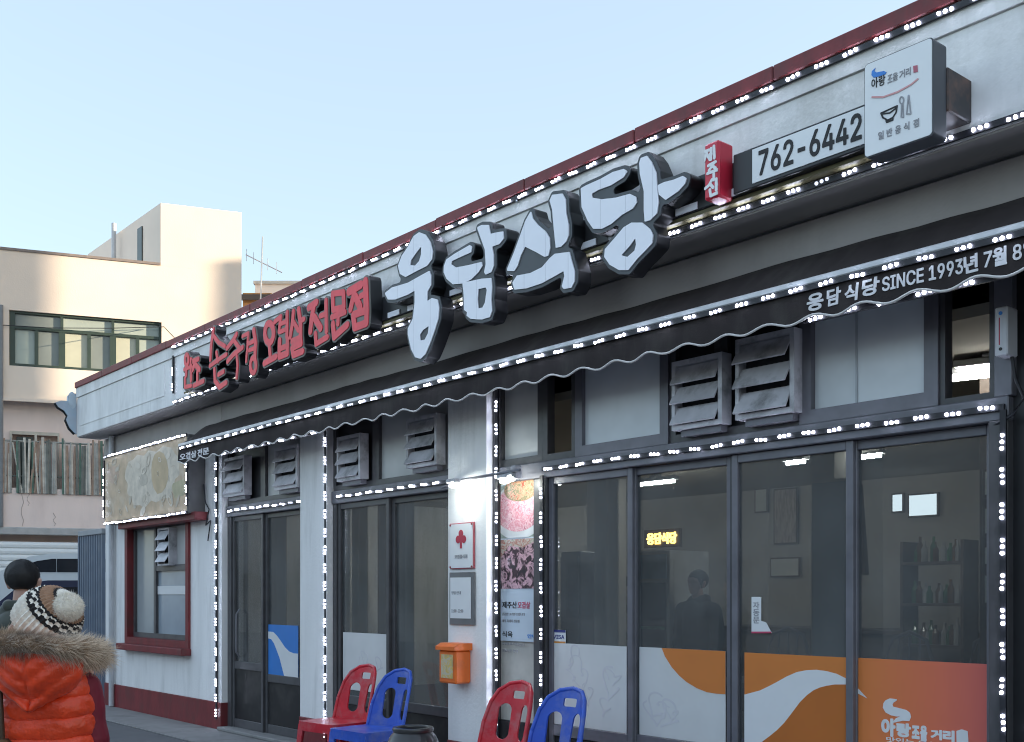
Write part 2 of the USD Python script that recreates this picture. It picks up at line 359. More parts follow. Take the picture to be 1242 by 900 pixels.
# narrow fixed light with the poster, then the wide sliding front
dr = part('side_light', house)
b0, b1 = X(598, YD), X(656, YD)
obj('jamb', bx(p2b, X(606.5, YD), YD - 0.045, YD + 0.06, 0.05, 3.25, 0.004), FRAME, dr)
obj('back_panel', bx(X(606.5, YD), X(654, YD), YD + 0.01, YD + 0.02, 0.52, ZL0), mk('cream_panel', (0.55, 0.53, 0.48), 0.55), dr)
obj('kick_panel', bx(X(606.5, YD), X(654, YD), YD - 0.01, YD + 0.02, 0.05, 0.52), KICK, dr)
obj('jamb', bx(X(652.5, YD), X(668, YD), YD - 0.045, YD + 0.06, 0.05, ZL0, 0.004), FRAME, dr)
dr = part('sliding_front', house, 'wide dark framed glass front of four sliding leaves')
ms = [X(q, YD) for q in (668, 766.5, 889.5, 1033, 1206)]
for i in range(4):
    y = YD + (0.0, 0.03, 0.0, 0.03)[i]
    glazed_leaf(dr, ms[i] - (0.02 if i in (1, 3) else 0), ms[i + 1] + (0.02 if i in (0, 2) else 0) - (0.016 if i == 1 else 0), 0.05, 0.51, ZL0 - 0.001, y=y, fr=FRAME2)
obj('meeting_stile', bx(ms[2] - 0.014, ms[2] - 0.002, YD - 0.01, YD + 0.05, 0.05, ZL0), BLACK, dr)
obj('lintel', bx(p2b + 0.07, pe, YD - 0.05, YD + 0.1, ZL0, ZL1, 0.005), FRAME2, dr)
obj('end_post', bx(ms[4], pe, YD - 0.06, YD + 0.08, 0.05, ZL0, 0.004), FRAME, dr)
obj('corner_post', bx(X(1211, YD), X(1233, YD), YD - 0.047, YD + 0.1, ZL1, 3.29, 0.004), FRAME2, house)
obj('right_panel', bx(pe, XR, YD, YD + 0.05, 0.05, 3.29), BLACK, house)
# transom lights above the lintels; each a framed window
def transom(x0, x1, z0, z1, mat, fw=0.05, fr=FRAME, y=YD, split=None, label=None):
    t = part('transom_window', house, label)
    sh = sbox(x0, z0, x1, z1).difference(sbox(x0 + fw, z0 + fw, x1 - fw, z1 - fw))
    obj('frame', slab(sh, y - 0.03, y + 0.04), fr, t)
    if mat is not None:
        if split:
            obj('pane', bx(x0 + fw, split, y + 0.012, y + 0.018, z0 + fw, z1 - fw), mat, t)
            obj('pane', bx(split, x1 - fw, y + 0.002, y + 0.008, z0 + fw, z1 - fw), mat, t)
            obj('meeting_bar', bx(split - 0.006, split + 0.006, y - 0.004, y + 0.001, z0 + fw, z1 - fw), mk('meeting_bar_grey', (0.45, 0.48, 0.51), 0.4), t)
        else:
            obj('pane', bx(x0 + fw, x1 - fw, y + 0.002, y + 0.008, z0 + fw, z1 - fw), mat, t)
    return t
zt0, zt1 = ZL1 + 0.001, 3.2
transom(d1a + 0.001, X(322, YD), zt0, zt1, BLACK); transom(X(322, YD) + 0.001, p1a - 0.001, zt0, zt1, FROSTG)
transom(p1b + 0.001, X(459, YD), zt0, zt1, BLACK); transom(X(459, YD) + 0.001, p2a - 0.001, zt0, zt1, FROSTG)
xs = [X(q, YD) for q in (606.5, 662, 703, 816, 878, 975, 1143, 1211)]
transom(xs[0] + 0.001, xs[1], zt0, zt1, FROSTG, 0.055)
transom(xs[1] + 0.001, xs[2], zt0, zt1, None, 0.05, label='open transom with dark inside')
transom(xs[2] + 0.001, xs[3], zt0, zt1 - 0.05, FROST, 0.07, FRAME2, YD - 0.015)
transom(xs[3] + 0.001, xs[4], zt0, zt1, BLACK, 0.05); transom(xs[4] + 0.001, xs[5], zt0, zt1, BLACK, 0.05)
transom(xs[5] + 0.001, xs[6], zt0, 3.04, FROST, 0.075, FRAME2, YD - 0.015, split=X(1041, YD))
transom(xs[6] + 0.001, xs[7], zt0, zt1, None, 0.03, label='open transom showing lit tubes inside')
# left window, red surround
w = part('window', house, 'red framed window of the left wall')
rs = sbox(wx0 - 0.06, wz0 - 0.02, wx1 + 0.05, wz1 + 0.03).difference(sbox(wx0 + 0.03, wz0 + 0.06, wx1 - 0.03, wz1 - 0.04))
obj('surround', slab(rs, -0.03, 0.12), RED, w)
obj('sill', bx(wx0 - 0.12, wx1 + 0.07, -0.12, 0.0, wz0 - 0.10, wz0 - 0.021, 0.008), RED, w)
obj('frame', slab(sbox(wx0 + 0.031, wz0 + 0.061, wx1 - 0.031, wz1 - 0.041).difference(sbox(wx0 + 0.08, wz0 + 0.12, wx1 - 0.08, wz1 - 0.09)), 0.05, 0.11), FRAME, w)
xm = X(193, 0.1)
obj('mullion', bx(xm - 0.03, xm + 0.03, 0.045, 0.112, wz0 + 0.121, wz1 - 0.091), FRAME, w)
obj('pane', bx(wx0 + 0.08, xm - 0.03, 0.08, 0.086, wz0 + 0.12, wz1 - 0.09), mk('blind_pane', (0.34, 0.37, 0.38), 0.2, 0.1, 1.5), w)
obj('pane', bx(xm + 0.03, wx1 - 0.08, 0.08, 0.086, wz0 + 0.12, 1.74), mk('blind_pane_blue', (0.30, 0.35, 0.40), 0.2, 0.15, 1.5), w)
obj('blind_strip', bx(xm + 0.03, wx1 - 0.08, 0.07, 0.078, 1.46, 1.56), PRINTW, w)
obj('transom_bar', bx(xm + 0.03, wx1 - 0.08, 0.05, 0.11, 1.74, 1.81), FRAME, w)
obj('upper_panel', bx(xm + 0.03, wx1 - 0.08, 0.08, 0.086, 1.81, wz1 - 0.09), FROSTG, w)
obj('eave_board', bx(X(143, -0.16), X(236, -0.16), -0.16, 0.0, 2.27, 2.36, 0.006), RED, w, label='red board sheltering the left window')

# ------------------------------------------------------------------ louvred vents
def vent(px0, px1, py0, py1, y, label, w=0.42):
    xa, za = F(px0, py1, y - 0.02); xb = X(px1, y - 0.02); zm = F((px0 + px1) / 2, (py0 + py1) / 2, y - 0.02)[1]
    w = xb - xa; h = F(px0, py0, y)[1] - F(px0, py1, y)[1]
    z0 = zm - h / 2; x0 = xa
    t = thing('louvre_vent', label, 'vent', group='louvred wall vents above the doors')
    o = sbox(x0, z0, xb + 0.03, z0 + h + 0.02)
    obj('housing', slab(o.difference(sbox(x0 + 0.025, z0 + 0.03, xb, z0 + h - 0.01)), y, YD - 0.031), LOUV, t)
    obj('grille', bx(x0 + 0.02, xb + 0.005, y + 0.07, y + 0.075, z0 + 0.02, z0 + h), BLACK, t)
    for k in range(3):
        zt = z0 + h - 0.015 - k * (h - 0.03) / 3
        L = (h - 0.03) / 3 * 0.98; a = math.radians(rng.uniform(24, 33))
        pr = [(y + 0.03, zt), (y + 0.036, zt - 0.002), (y + 0.036 - L * math.sin(a) * 1.0, zt - L * math.cos(a) - 0.002), (y + 0.03 - L * math.sin(a), zt - L * math.cos(a) + 0.004)]
        obj('slat', side_ext(pr, x0 + 0.004, xb - 0.006), LOUV, t)
    obj('bracket', bx(x0 + 0.05, xb, y + 0.03, YD - 0.032, z0 - 0.04, z0 - 0.002), FRAME2, t)
vent(269, 292, 557, 601, -0.02, 'leftmost vent above the narrow left door, half behind the lights')
vent(330, 356, 544, 592, -0.02, 'right hand vent above the narrow left door')
vent(406, 432, 531, 582, -0.02, 'grey vent just right of the left white pillar')
vent(490, 524, 508, 565, -0.02, 'grey vent beside the right white pillar above the sliding door')
vent(812, 868, 438, 517, -0.02, 'weathered vent left of the bigger one above the glass front')
vent(889, 955, 410, 503, -0.02, 'largest and nearest vent, left of the big frosted transom pane')
xv, zv = F(197, 684, 0.04)
t = thing('louvre_vent', 'small louvred vent set in the red framed window', 'vent', group='louvred wall vents above the doors')
obj('housing', slab(sbox(xv, 1.80, xv + 0.34, 2.24).difference(sbox(xv + 0.02, 1.82, xv + 0.32, 2.22)), -0.02, 0.079), LOUV, t)
for k in range(3):
    zt = 2.21 - k * 0.13
    obj('slat', side_ext([(0.0, zt), (0.006, zt), (-0.06, zt - 0.11), (-0.066, zt - 0.108)], xv + 0.02, xv + 0.32), mk('louvre_pale', (0.6, 0.62, 0.66), 0.5), t)
obj('grille', bx(xv + 0.02, xv + 0.32, 0.06, 0.066, 1.82, 2.22), BLACK, t)

# ------------------------------------------------------------------ LED strings
def led_string(label, runs, pitch=0.167, lit=LEDON):
    """runs: polylines of 3-D points; modules of three lit domes every pitch, joined by a cable."""
    t = thing('led_string', label, 'string lights')
    for run in runs:
        run = np.array(run, float)
        for a, b in zip(run[:-1], run[1:]):
            hx, hz = (0.0, 0.015) if abs(b[2] - a[2]) < abs(b[0] - a[0]) else (0.015, 0.0)
            obj('strip', bx(min(a[0], b[0]) - hx, max(a[0], b[0]) + hx, a[1] - 0.002, a[1] + 0.012, min(a[2], b[2]) - hz, max(a[2], b[2]) + hz), CABLE, t)
        seg = np.linalg.norm(np.diff(run, axis=0), axis=1); cum = np.concatenate([[0], np.cumsum(seg)])
        s = pitch * 0.4
        while s < cum[-1] - 0.02:
            k = int(np.searchsorted(cum, s, 'right') - 1); k = min(k, len(seg) - 1)
            d = (run[k + 1] - run[k]) / seg[k]; p = run[k] + d * (s - cum[k])
            jit = np.array([0, 0, rng.uniform(-0.005, 0.005)]) if abs(d[2]) < 0.5 else np.array([rng.uniform(-0.004, 0.004), 0, 0])
            dom = []
            tw = rng.uniform(-0.10, 0.10)
            for q in (-0.031, 0, 0.031):
                c = p + d * q + tw * q * np.array([-d[2], 0, d[0]]) + jit + np.array([0, -0.004, 0])
                e = trimesh.creation.icosphere(subdivisions=1, radius=0.0100); e.apply_translation(c); dom.append(e)
            obj('led_module', dom, LEDDIM if rng.random() < 0.025 else rng.choice([LEDON, LEDON, LEDMID]), t)
            s += pitch * rng.uniform(0.96, 1.04)
    return t
y = FY - 0.045
zt_, zb_ = 4.138, 3.548
vx = X(211.5, FY)
def gaprun(x0, x1, z, yy): return [(x0, yy, z), (x1, yy, z)]
led_string('long white light string under the red roof edge', [gaprun(vx, XR - 0.3, zt_, FY - 0.03)])
led_string('short upright light string at the left end of the lit fascia', [[(vx, FY - 0.02, zb_ + 0.1), (vx, FY - 0.02, zt_ - 0.08)]])
led_string('white light string along the lower edge of the fascia', [gaprun(vx, XR - 0.3, zb_, FY - 0.02)])
led_string('light string up the left jamb of the narrow door', [[(X(270.5, 0.06), -0.02, 0.12), (X(270.5, 0.06), -0.02, 3.0)]])
led_string('light string across the lintel of the narrow door', [gaprun(d1a + 0.06, p1a - 0.02, 2.345, YD - 0.065)])
led_string('light string down the right edge of the left pillar', [[(X(399, 0.04), 0.0, 0.12), (X(399, 0.04), 0.0, 3.0)]])
led_string('light string across the lintel between the pillars', [gaprun(p1b + 0.1, p2a - 0.02, 2.345, YD - 0.065)])
led_string('upright light string between the right pillar and the meat poster', [[(X(601, 0.03), YD - 0.06, 0.12), (X(601, 0.03), YD - 0.06, 3.0)]])
lx, rx = X(656.5, 0.03), X(1217, 0.03)
led_string('light string right of the meat poster, at the left edge of the glass front', [[(lx, YD - 0.07, 0.12), (lx, YD - 0.07, 2.30)]])
led_string('light string along the lintel of the wide glass front', [gaprun(lx, rx, 2.345, YD - 0.065)])
led_string('light string down the right edge of the wide glass front', [[(rx, YD - 0.075, 0.12), (rx, YD - 0.075, 2.33)]])

# ------------------------------------------------------------------ awning
AY = -0.35
ZA, ZW, ZV = 3.046, 3.285, 2.862
ax0, ax1 = X(217, AY), 1.45
aw = thing('awning', 'dark brown awning with white front rail, wavy valance and lettering', 'awning')
cxs = np.linspace(ax0 + 0.03, ax1, 150); prof = np.array([(0.0, ZW), (-0.06, ZW + 0.004), (-0.12, ZW - 0.035), (-0.18, ZW - 0.09), (-0.25, ZW - 0.155), (AY + 0.02, ZA + 0.028)])
def sag(x, w): return w * (-0.016 * math.sin(math.pi * ((x + 10.5) % 2.3) / 2.3) ** 2 + 0.004 * math.sin(x * 11 + 2 * math.sin(x * 2.3)))
top_ = np.array([[(x, y, z + sag(x, math.sin(math.pi * k / 5))) for k, (y, z) in enumerate(prof)] for x in cxs]).reshape(-1, 3)
fc_ = []
for a in range(len(cxs) - 1):
    for b in range(5):
        q = a * 6 + b; fc_ += [(q, q + 1, q + 7), (q, q + 7, q + 6)]
fc_ = np.array(fc_); N_ = len(top_)
obj('canopy', trimesh.Trimesh(np.vstack([top_, top_ + (0, 0.004, -0.010)]), np.vstack([fc_[:, ::-1], fc_ + N_]), process=False), AWN, aw, smooth=True)
def fold(m, size=0.05):
    m = m.subdivide_to_size(size) if size else m
    v = np.array(m.vertices); w = np.clip((ZA - v[:, 2]) / 0.18, 0, 1)
    v[:, 1] += w * (0.008 * np.sin(v[:, 0] * 7.3 + 1.5 * np.sin(v[:, 0] * 1.7)) + 0.004 * np.sin(v[:, 0] * 19.0)); return trimesh.Trimesh(v, m.faces, process=False)
obj('front_rail', bx(ax0, ax1, AY - 0.012, AY + 0.025, ZA - 0.012, ZA + 0.022, 0.006), RAIL, aw)
for q in (-10.5, -8.2, -5.9, -3.6, -1.4, 0.6):
    obj('support_arm', tube([(q, 0.0, 3.05), (q + 0.2, AY + 0.01, ZA)], 0.015, 8), FRAME2, aw)
L = 0.285
xsv = np.arange(ax0, ax1, L / 10)
def wav(x): return ZV + 0.016 * math.cos(2 * math.pi * (x - ax0) / L)
bot = [(x, wav(x)) for x in xsv]
vg = []
for x, zb in bot:
    for k in range(5): vg.append((x, AY - 0.002, (ZA - 0.012) * (1 - k / 4) + zb * k / 4))
vf = []
for a in range(len(bot) - 1):
    for k in range(4): q = a * 5 + k; vf += [(q, q + 1, q + 6), (q, q + 6, q + 5)]
vg, vf = np.array(vg), np.array(vf)
obj('valance', fold(trimesh.Trimesh(np.vstack([vg + (0, -0.002, 0), vg + (0, 0.002, 0)]), np.vstack([vf, vf[:, ::-1] + len(vg)]), process=False), 0), AWN, aw, smooth=True)
obj('piping', fold(tube([(x, AY - 0.005, z) for x, z in bot], 0.0065, 6), 0), PIPING, aw, smooth=True)
def on_valance(txt, x0, x1, z0, z1, cjk, bold, shear=0.0):
    s = text_shape(txt, 1.0, bold, cjk)
    if shear: s = affinity.affine_transform(s, [1, shear, 0, 1, 0, 0])
    obj('lettering', fold(slab(fit(s, x0, x1, z0, z1), AY - 0.0075, AY - 0.0045), 0), AWNTXT, aw)
def vx_(px): return X(px, AY)
for ch, a, b, dz in zip('웅담식당', (979, 1003, 1026, 1047), (999, 1021, 1043, 1068), (0, .003, -.001, .006)):
    on_valance(ch, vx_(a), vx_(b), 2.896 + dz, 2.982 + dz, True, 3, 0.06)
on_valance('SINCE', vx_(1071), vx_(1121), 2.907, 2.976, False, 2)
on_valance('1993', vx_(1127), vx_(1168), 2.907, 2.976, False, 2)
on_valance('년', vx_(1169), vx_(1187), 2.900, 2.982, True, 3)
on_valance('7', vx_(1194), vx_(1204), 2.907, 2.976, False, 2)
on_valance('월', vx_(1205), vx_(1222), 2.900, 2.982, True, 3)
on_valance('8', vx_(1229), vx_(1240), 2.907, 2.976, False, 2)
on_valance('일', vx_(1242), vx_(1260), 2.900, 2.982, True, 3)
on_valance('오겹살 전문', vx_(219), vx_(254), 2.885, 2.955, True, 2)
led_string('light string hung under the white awning rail', [gaprun(ax0 + 0.05, ax1, ZA - 0.03, AY - 0.018)], 0.18)
for a, b, lab in ((ax0 + 0.95, ax0 + 2.9, 'few lights peeping out below the left of the valance'), (X(990, -0.2), X(1240, -0.2), 'lights peeping out below the valance beside the lettering')):
    led_string(lab, [[(a, AY + 0.03, 2.866), (b, AY + 0.03, 2.866)]], 0.2)

# ------------------------------------------------------------------ signs on the fascia
SY0, SY1 = -0.50, -0.385                                  # faces of the raised letters, and their backs
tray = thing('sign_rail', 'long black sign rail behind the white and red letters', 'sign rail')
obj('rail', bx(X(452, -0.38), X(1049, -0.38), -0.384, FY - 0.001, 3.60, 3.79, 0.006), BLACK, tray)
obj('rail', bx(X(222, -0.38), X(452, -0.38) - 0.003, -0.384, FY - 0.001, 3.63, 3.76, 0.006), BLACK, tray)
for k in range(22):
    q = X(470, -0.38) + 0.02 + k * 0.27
    if q < X(1040, -0.38): obj('pale_patch', bx(q, q + 0.16, -0.392, -0.3845, 3.605, 3.645), LETTER, tray)  # pale patches spaced evenly along the lower rail
obj('ledge', bx(X(222, -0.38), X(1049, -0.38), -0.37, FY - 0.001, 3.575, 3.597), mk('ledge_olive', (0.16, 0.14, 0.07), 0.6), tray)

def letter(name, label, faces, holes, ox, oy, s, group, cat='sign letter', y0=SY0, y1=SY1, rim=0.024, facemat=LETTER):
    fs = unary_union([soft(Polygon(plane(zc(p, ox, oy, s), y0)).buffer(0), 0.008) for p in faces])
    hs = [soft(Polygon(plane(zc(p, ox, oy, s), y0)).buffer(0), 0.004) for p in holes]
    face = fs.difference(unary_union(hs)) if hs else fs
    blk = unary_union([Polygon(g_.exterior) for g_ in geoms(fs.buffer(rim))])
    blk = unary_union([Polygon(g_.exterior) for g_ in geoms(blk.buffer(0.02).buffer(-0.02))])
    t = thing(name, label, cat, group=group)
    obj('body', slab(blk, y0 + 0.014, y1), BLOCKSIDE, t)
    obj('rim_face', slab(blk.buffer(-0.0015), y0 + 0.004, y0 + 0.0138), BLOCK, t)
    bnd = face.bounds; qx = bnd[0] + 0.17; cuts = []
    while qx < bnd[2] - 0.05: cuts.append(sbox(qx, bnd[1], qx + 0.0035, bnd[3])); qx += 0.21
    for k, g_ in enumerate(geoms(face.difference(unary_union(cuts)) if cuts else face)): obj('face', slab(g_, y0 - 0.003, y0 + 0.0038), facemat, t)
    if cuts and geoms(unary_union(cuts).intersection(face)): 
        for g_ in geoms(unary_union(cuts).intersection(face)): obj('seam', slab(g_, y0 - 0.0025, y0 + 0.0038), mk('letter_seam', (0.55, 0.55, 0.60), 0.5), t)
    return t
G = 'big white raised letters of the restaurant name'
letter('sign_letter', 'tall white raised letter 웅, leftmost of the big letters', [
    [(250, 60), (290, 75), (320, 120), (335, 180), (330, 230), (300, 270), (240, 300), (165, 340), (130, 320), (118, 270), (140, 210), (180, 150), (215, 85)],
    [(35, 440), (80, 405), (180, 375), (260, 330), (315, 300), (325, 330), (325, 390), (303, 430), (300, 490), (330, 470), (365, 480), (375, 530), (370, 600), (345, 680), (320, 750), (290, 820), (260, 850), (225, 840), (200, 790), (180, 700), (180, 660), (210, 600), (222, 500), (222, 425), (180, 450), (100, 480), (55, 480)]],
    [[(263, 150), (235, 185), (200, 235), (195, 265), (225, 268), (250, 240), (262, 200)], [(310, 645), (275, 670), (255, 700), (258, 735), (285, 730), (305, 690)]], 460, 270, 5.141, G)
letter('sign_letter', 'smallest white raised letter 담, second of the big letters', [
    [(405, 270), (420, 230), (470, 195), (565, 140), (580, 150), (575, 185), (455, 240), (450, 260), (480, 280), (560, 265), (640, 245), (645, 270), (620, 310), (575, 355), (525, 380), (460, 385), (420, 350), (403, 310)],
    [(610, 30), (640, 15), (685, 15), (695, 70), (740, 60), (775, 55), (778, 100), (750, 135), (705, 150), (715, 200), (715, 270), (700, 310), (665, 325), (655, 310), (665, 260), (660, 170), (635, 100)],
    [(520, 375), (570, 365), (640, 350), (700, 345), (705, 400), (700, 480), (705, 550), (690, 590), (640, 605), (570, 600), (545, 580), (550, 560), (530, 545), (528, 450)]],
    [[(620, 415), (665, 405), (672, 420), (660, 500), (645, 530), (620, 535), (615, 480)]], 460, 270, 5.141, G)
letter('sign_letter', 'white raised letter 식 with a peaked roof stroke, third of the big letters', [
    [(285, 230), (300, 290), (340, 340), (400, 390), (430, 440), (435, 520), (420, 580), (390, 590), (330, 555), (240, 510), (205, 580), (180, 660), (155, 700), (100, 700), (100, 680), (150, 560), (190, 450), (240, 310)],
    [(430, 150), (450, 105), (530, 95), (555, 140), (560, 250), (580, 340), (580, 420), (560, 470), (520, 510), (478, 520), (470, 440), (460, 340), (450, 220)],
    [(140, 790), (175, 735), (280, 715), (370, 670), (430, 600), (470, 565), (585, 550), (600, 610), (625, 700), (625, 780), (600, 830), (540, 840), (525, 820), (545, 740), (540, 700), (470, 740), (370, 795), (250, 835), (155, 845)]],
    [], 600, 220, 6.43, G)
letter('sign_letter', 'widest white raised letter 당, nearest of the big letters', [
    [(25, 310), (60, 290), (150, 250), (230, 205), (300, 185), (325, 200), (300, 240), (220, 290), (140, 320), (95, 345), (100, 370), (160, 380), (250, 370), (340, 345), (380, 365), (385, 400), (360, 440), (290, 480), (220, 540), (160, 570), (105, 570), (70, 520), (30, 430)],
    [(400, 150), (410, 115), (450, 100), (480, 140), (510, 210), (515, 290), (525, 400), (515, 470), (470, 515), (435, 525), (430, 450), (430, 330), (405, 220)],
    [(518, 290), (560, 270), (620, 255), (680, 230), (705, 245), (695, 280), (650, 330), (570, 385), (526, 350)],
    [(180, 700), (250, 620), (300, 560), (350, 530), (420, 530), (470, 570), (490, 610), (485, 660), (440, 710), (390, 760), (330, 835), (270, 835), (210, 800), (175, 750)]],
    [[(375, 630), (340, 680), (285, 740), (325, 750), (370, 710), (380, 670)]], 700, 170, 5.295, G)

def ring(cx, cy, rx, ry, n=14): return [(cx + rx * math.cos(2 * math.pi * k / n), cy + ry * math.sin(2 * math.pi * k / n)) for k in range(n + 1)]
def stroke_letter(label, strokes, ox, oy, s, wd, y0=SY0, y1=SY1, rim=0.017):
    f = unary_union([LineString(plane(zc(q, ox, oy, s), y0)).buffer(wd * rng.uniform(0.66, 1.0)) for q in strokes]).simplify(0.003)
    blk = unary_union([Polygon(g_.exterior) for g_ in geoms(f.buffer(rim))])
    t = thing('red_sign_letter', label, 'sign letter', group='red raised letters at the left of the fascia')
    obj('body', slab(blk, y0 + 0.012, y1), BLOCKSIDE, t)
    obj('rim_face', slab(blk.buffer(-0.0015), y0 + 0.004, y0 + 0.0118), mk('letter_rim_grey', (0.16, 0.155, 0.14), 0.5), t)
    obj('face', slab(f, y0 - 0.003, y0 + 0.0038), LETRED, t)
A_ = (210, 370, 8.18)
B_ = (310, 330, 7.5)
stroke_letter('first red raised letter 원, at the far left end', [ring(135, 545, 18, 55), [(110, 640), (185, 610)], [(130, 640), (128, 700)], [(178, 540), (178, 745)], [(118, 730), (118, 815), (180, 800)]], *A_, 0.028)
stroke_letter('small red raised letter 조, second from the far left', [[(190, 560), (250, 535)], [(225, 560), (195, 640)], [(222, 590), (262, 640)], [(240, 670), (240, 760)], [(205, 800), (300, 755)]], *A_, 0.030)
stroke_letter('red raised letter 손 with a tall spike on top', [[(400, 240), (378, 400), (370, 540)], [(405, 310), (450, 370), (515, 410)], [(365, 605), (440, 550), (530, 490)], [(430, 470), (445, 560)], [(410, 640), (415, 750), (460, 815), (525, 770)], [(450, 690), (500, 660)]], *A_, 0.030)
stroke_letter('red raised letter 수 with a long dropping stem', [[(630, 290), (590, 360), (535, 430)], [(605, 350), (660, 430)], [(540, 560), (600, 490), (690, 420)], [(632, 500), (640, 600), (630, 720)]], *A_, 0.030)
stroke_letter('red raised letter 경 ending in an oval', [[(690, 310), (745, 280), (740, 400), (725, 560)], [(800, 250), (820, 380), (812, 520)], [(755, 380), (800, 360)], [(755, 450), (805, 430)], ring(795, 600, 28, 75)], *A_, 0.028)
stroke_letter('red raised letter 오, a ring on a stem', [ring(125, 555, 40, 90), [(125, 660), (135, 780)], [(80, 830), (185, 770)]], *B_, 0.034)
stroke_letter('red raised letter 겹 between the ring letter and the spiked one', [[(175, 455), (230, 405), (215, 540)], [(288, 370), (285, 590)], [(235, 470), (280, 450)], [(225, 545), (280, 520)], [(220, 620), (215, 770), (290, 740)], [(292, 610), (290, 740)], [(218, 700), (290, 670)]], *B_, 0.030)
stroke_letter('red raised letter 살 leaning left, with a side tick', [[(345, 360), (335, 480), (318, 590)], [(345, 450), (390, 530)], [(392, 340), (410, 470), (410, 570)], [(410, 440), (440, 430)], [(335, 630), (410, 600), (415, 650), (335, 690), (345, 755), (428, 720)]], *B_, 0.030)
stroke_letter('red raised letter 전 next after the long gap', [[(485, 325), (555, 275)], [(530, 310), (512, 420), (500, 540)], [(535, 410), (592, 510)], [(642, 260), (645, 540)], [(590, 400), (640, 380)], [(545, 560), (552, 655), (655, 590)]], *B_, 0.034)
stroke_letter('red raised letter 문 with a square box on top', [[(702, 195), (800, 185), (805, 320), (706, 345), (702, 195)], [(695, 410), (815, 365)], [(755, 390), (750, 470)], [(705, 470), (715, 590), (835, 480)]], *B_, 0.036)
stroke_letter('last red raised letter 점, nearest the white letters', [[(850, 180), (960, 115)], [(905, 160), (865, 340)], [(910, 225), (950, 315)], [(1000, 85), (1008, 330)], [(955, 220), (1000, 195)], [(890, 390), (1012, 345), (1008, 465), (902, 505), (890, 390)]], *B_, 0.036)

# upright red box sign
t = thing('red_box_sign', 'upright red box sign with white 제주산 brush lettering', 'sign')
y0, y1 = -0.50, -0.372
xa, xb = X(853.5, y0), X(871.5, y0); za, zb = F(862, 241, y0)[1], F(862, 172, y0)[1]
obj('box', bx(xa, xb, y0, y1, za, zb, 0.012), SIGNRED, t)
C_ = (700, 170, 5.295)
st = [[(822, 75), (848, 65)], [(840, 68), (818, 135)], [(838, 95), (855, 125)], [(862, 55), (862, 125)], [(880, 40), (884, 115)], [(856, 92), (865, 90)],
      [(845, 165), (890, 140)], [(880, 150), (850, 195)], [(868, 165), (890, 180)], [(840, 215), (905, 190)], [(880, 205), (880, 255)],
      [(868, 255), (850, 290), (825, 312)], [(855, 280), (875, 305)], [(895, 250), (895, 320)], [(895, 285), (910, 280)], [(855, 320), (860, 358), (905, 338)]]
obj('lettering', slab(unary_union([LineString(plane(zc(q, *C_), y0)).buffer(0.0085) for q in st]).intersection(sbox(xa + 0.006, za, xb - 0.004, zb)), y0 - 0.004, y0 + 0.001), PRINTW, t)
# telephone number board
t = thing('phone_number_board', 'white board with black telephone number 762-6442', 'sign')
y0 = -0.42
xa, xb = X(889, y0), X(1075, y0)
z0, z1 = F(980, 199, y0)[1], F(980, 156, y0)[1]
obj('case', bx(xa, xb, y0, FY - 0.001, z0 - 0.02, z1 + 0.014, 0.005), BLACK, t)
pa = X(913, y0)
obj('panel', bx(pa, xb - 0.02, y0 - 0.005, y0 - 0.0003, z0, z1), PRINTW, t)
obj('digits', slab(fit(text_shape('762-6442', 1, 2), X(921, y0), X(1046, y0), z0 + 0.025, z1 - 0.02), y0 - 0.008, y0 - 0.0052), PRINTK, t)
# white projecting board
t = thing('white_board_sign', 'white square sign with bowl and cutlery drawing on a dark bracket', 'sign')
y0, y1 = -0.62, -0.51
xa, xb = X(1048.5, y0), X(1132, y0); z0, z1 = F(1090, 178.5, y0)[1], F(1090, 61.5, y0)[1]
rr = lambda s, r: s.buffer(-r).buffer(r)
obj('case', slab(rr(sbox(xa, z0, xb, z1), 0.02), y0, y1), BLOCK, t)
obj('panel', slab(rr(sbox(xa + 0.005, z0 + 0.005, xb - 0.005, z1 - 0.005), 0.016), y0 - 0.004, y0 - 0.0003), PRINTW, t)
obj('bracket_box', bx(X(1179, FY) - 0.30, X(1179, FY), y1, FY - 0.001, F(1178, 150, FY)[1], F(1178, 98, FY)[1], 0.006), mk('rusty_dark_metal', (0.025, 0.024, 0.025), 0.5, 0.3, 6, dirt=(0.14, 0.07, 0.045), dirt_scale=5), t)
D_ = (1040, 40, 5.63)
def drw(name, mat, strokes, r, polys=(), yy=None):
    yy = y0 if yy is None else yy
    s = unary_union([LineString(plane(zc(q, *D_), yy)).buffer(r) for q in strokes] + [Polygon(plane(zc(q, *D_), yy)).buffer(0) for q in polys])
    obj(name, slab(s, yy - 0.0065, yy - 0.0043), mat, t)
drw('blue_wave', PRINTBLUE, [], 0, [[(128, 240), (120, 262), (135, 272), (185, 262), (203, 270), (195, 285), (150, 300), (115, 308), (100, 290), (104, 262)]])
drw('red_seal', mk('print_seal', (0.40, 0.10, 0.14), 0.5), [], 0, [[(385, 228), (414, 222), (416, 268), (388, 274)]])
drw('pink_curve', PRINTPINK, [[(105, 440), (180, 440), (280, 405), (370, 355), (415, 318)]], 0.004)
bowl = [[(165, 550), (275, 500)], [(165, 550), (178, 580), (210, 598), (245, 580), (268, 545), (275, 500)], [(200, 600), (205, 612), (245, 596), (246, 582)], [(172, 555), (225, 548), (273, 512)]]
drw('bowl_drawing', PRINTK, bowl, 0.0035)
drw('cutlery_drawing', PRINTG, [ring(306, 462, 14, 24), [(306, 488), (303, 575)], [(315, 486), (318, 578)], [(303, 575), (318, 578)], [(352, 430), (340, 555)], [(355, 430), (368, 555)], [(340, 555), (368, 555)]], 0.003)
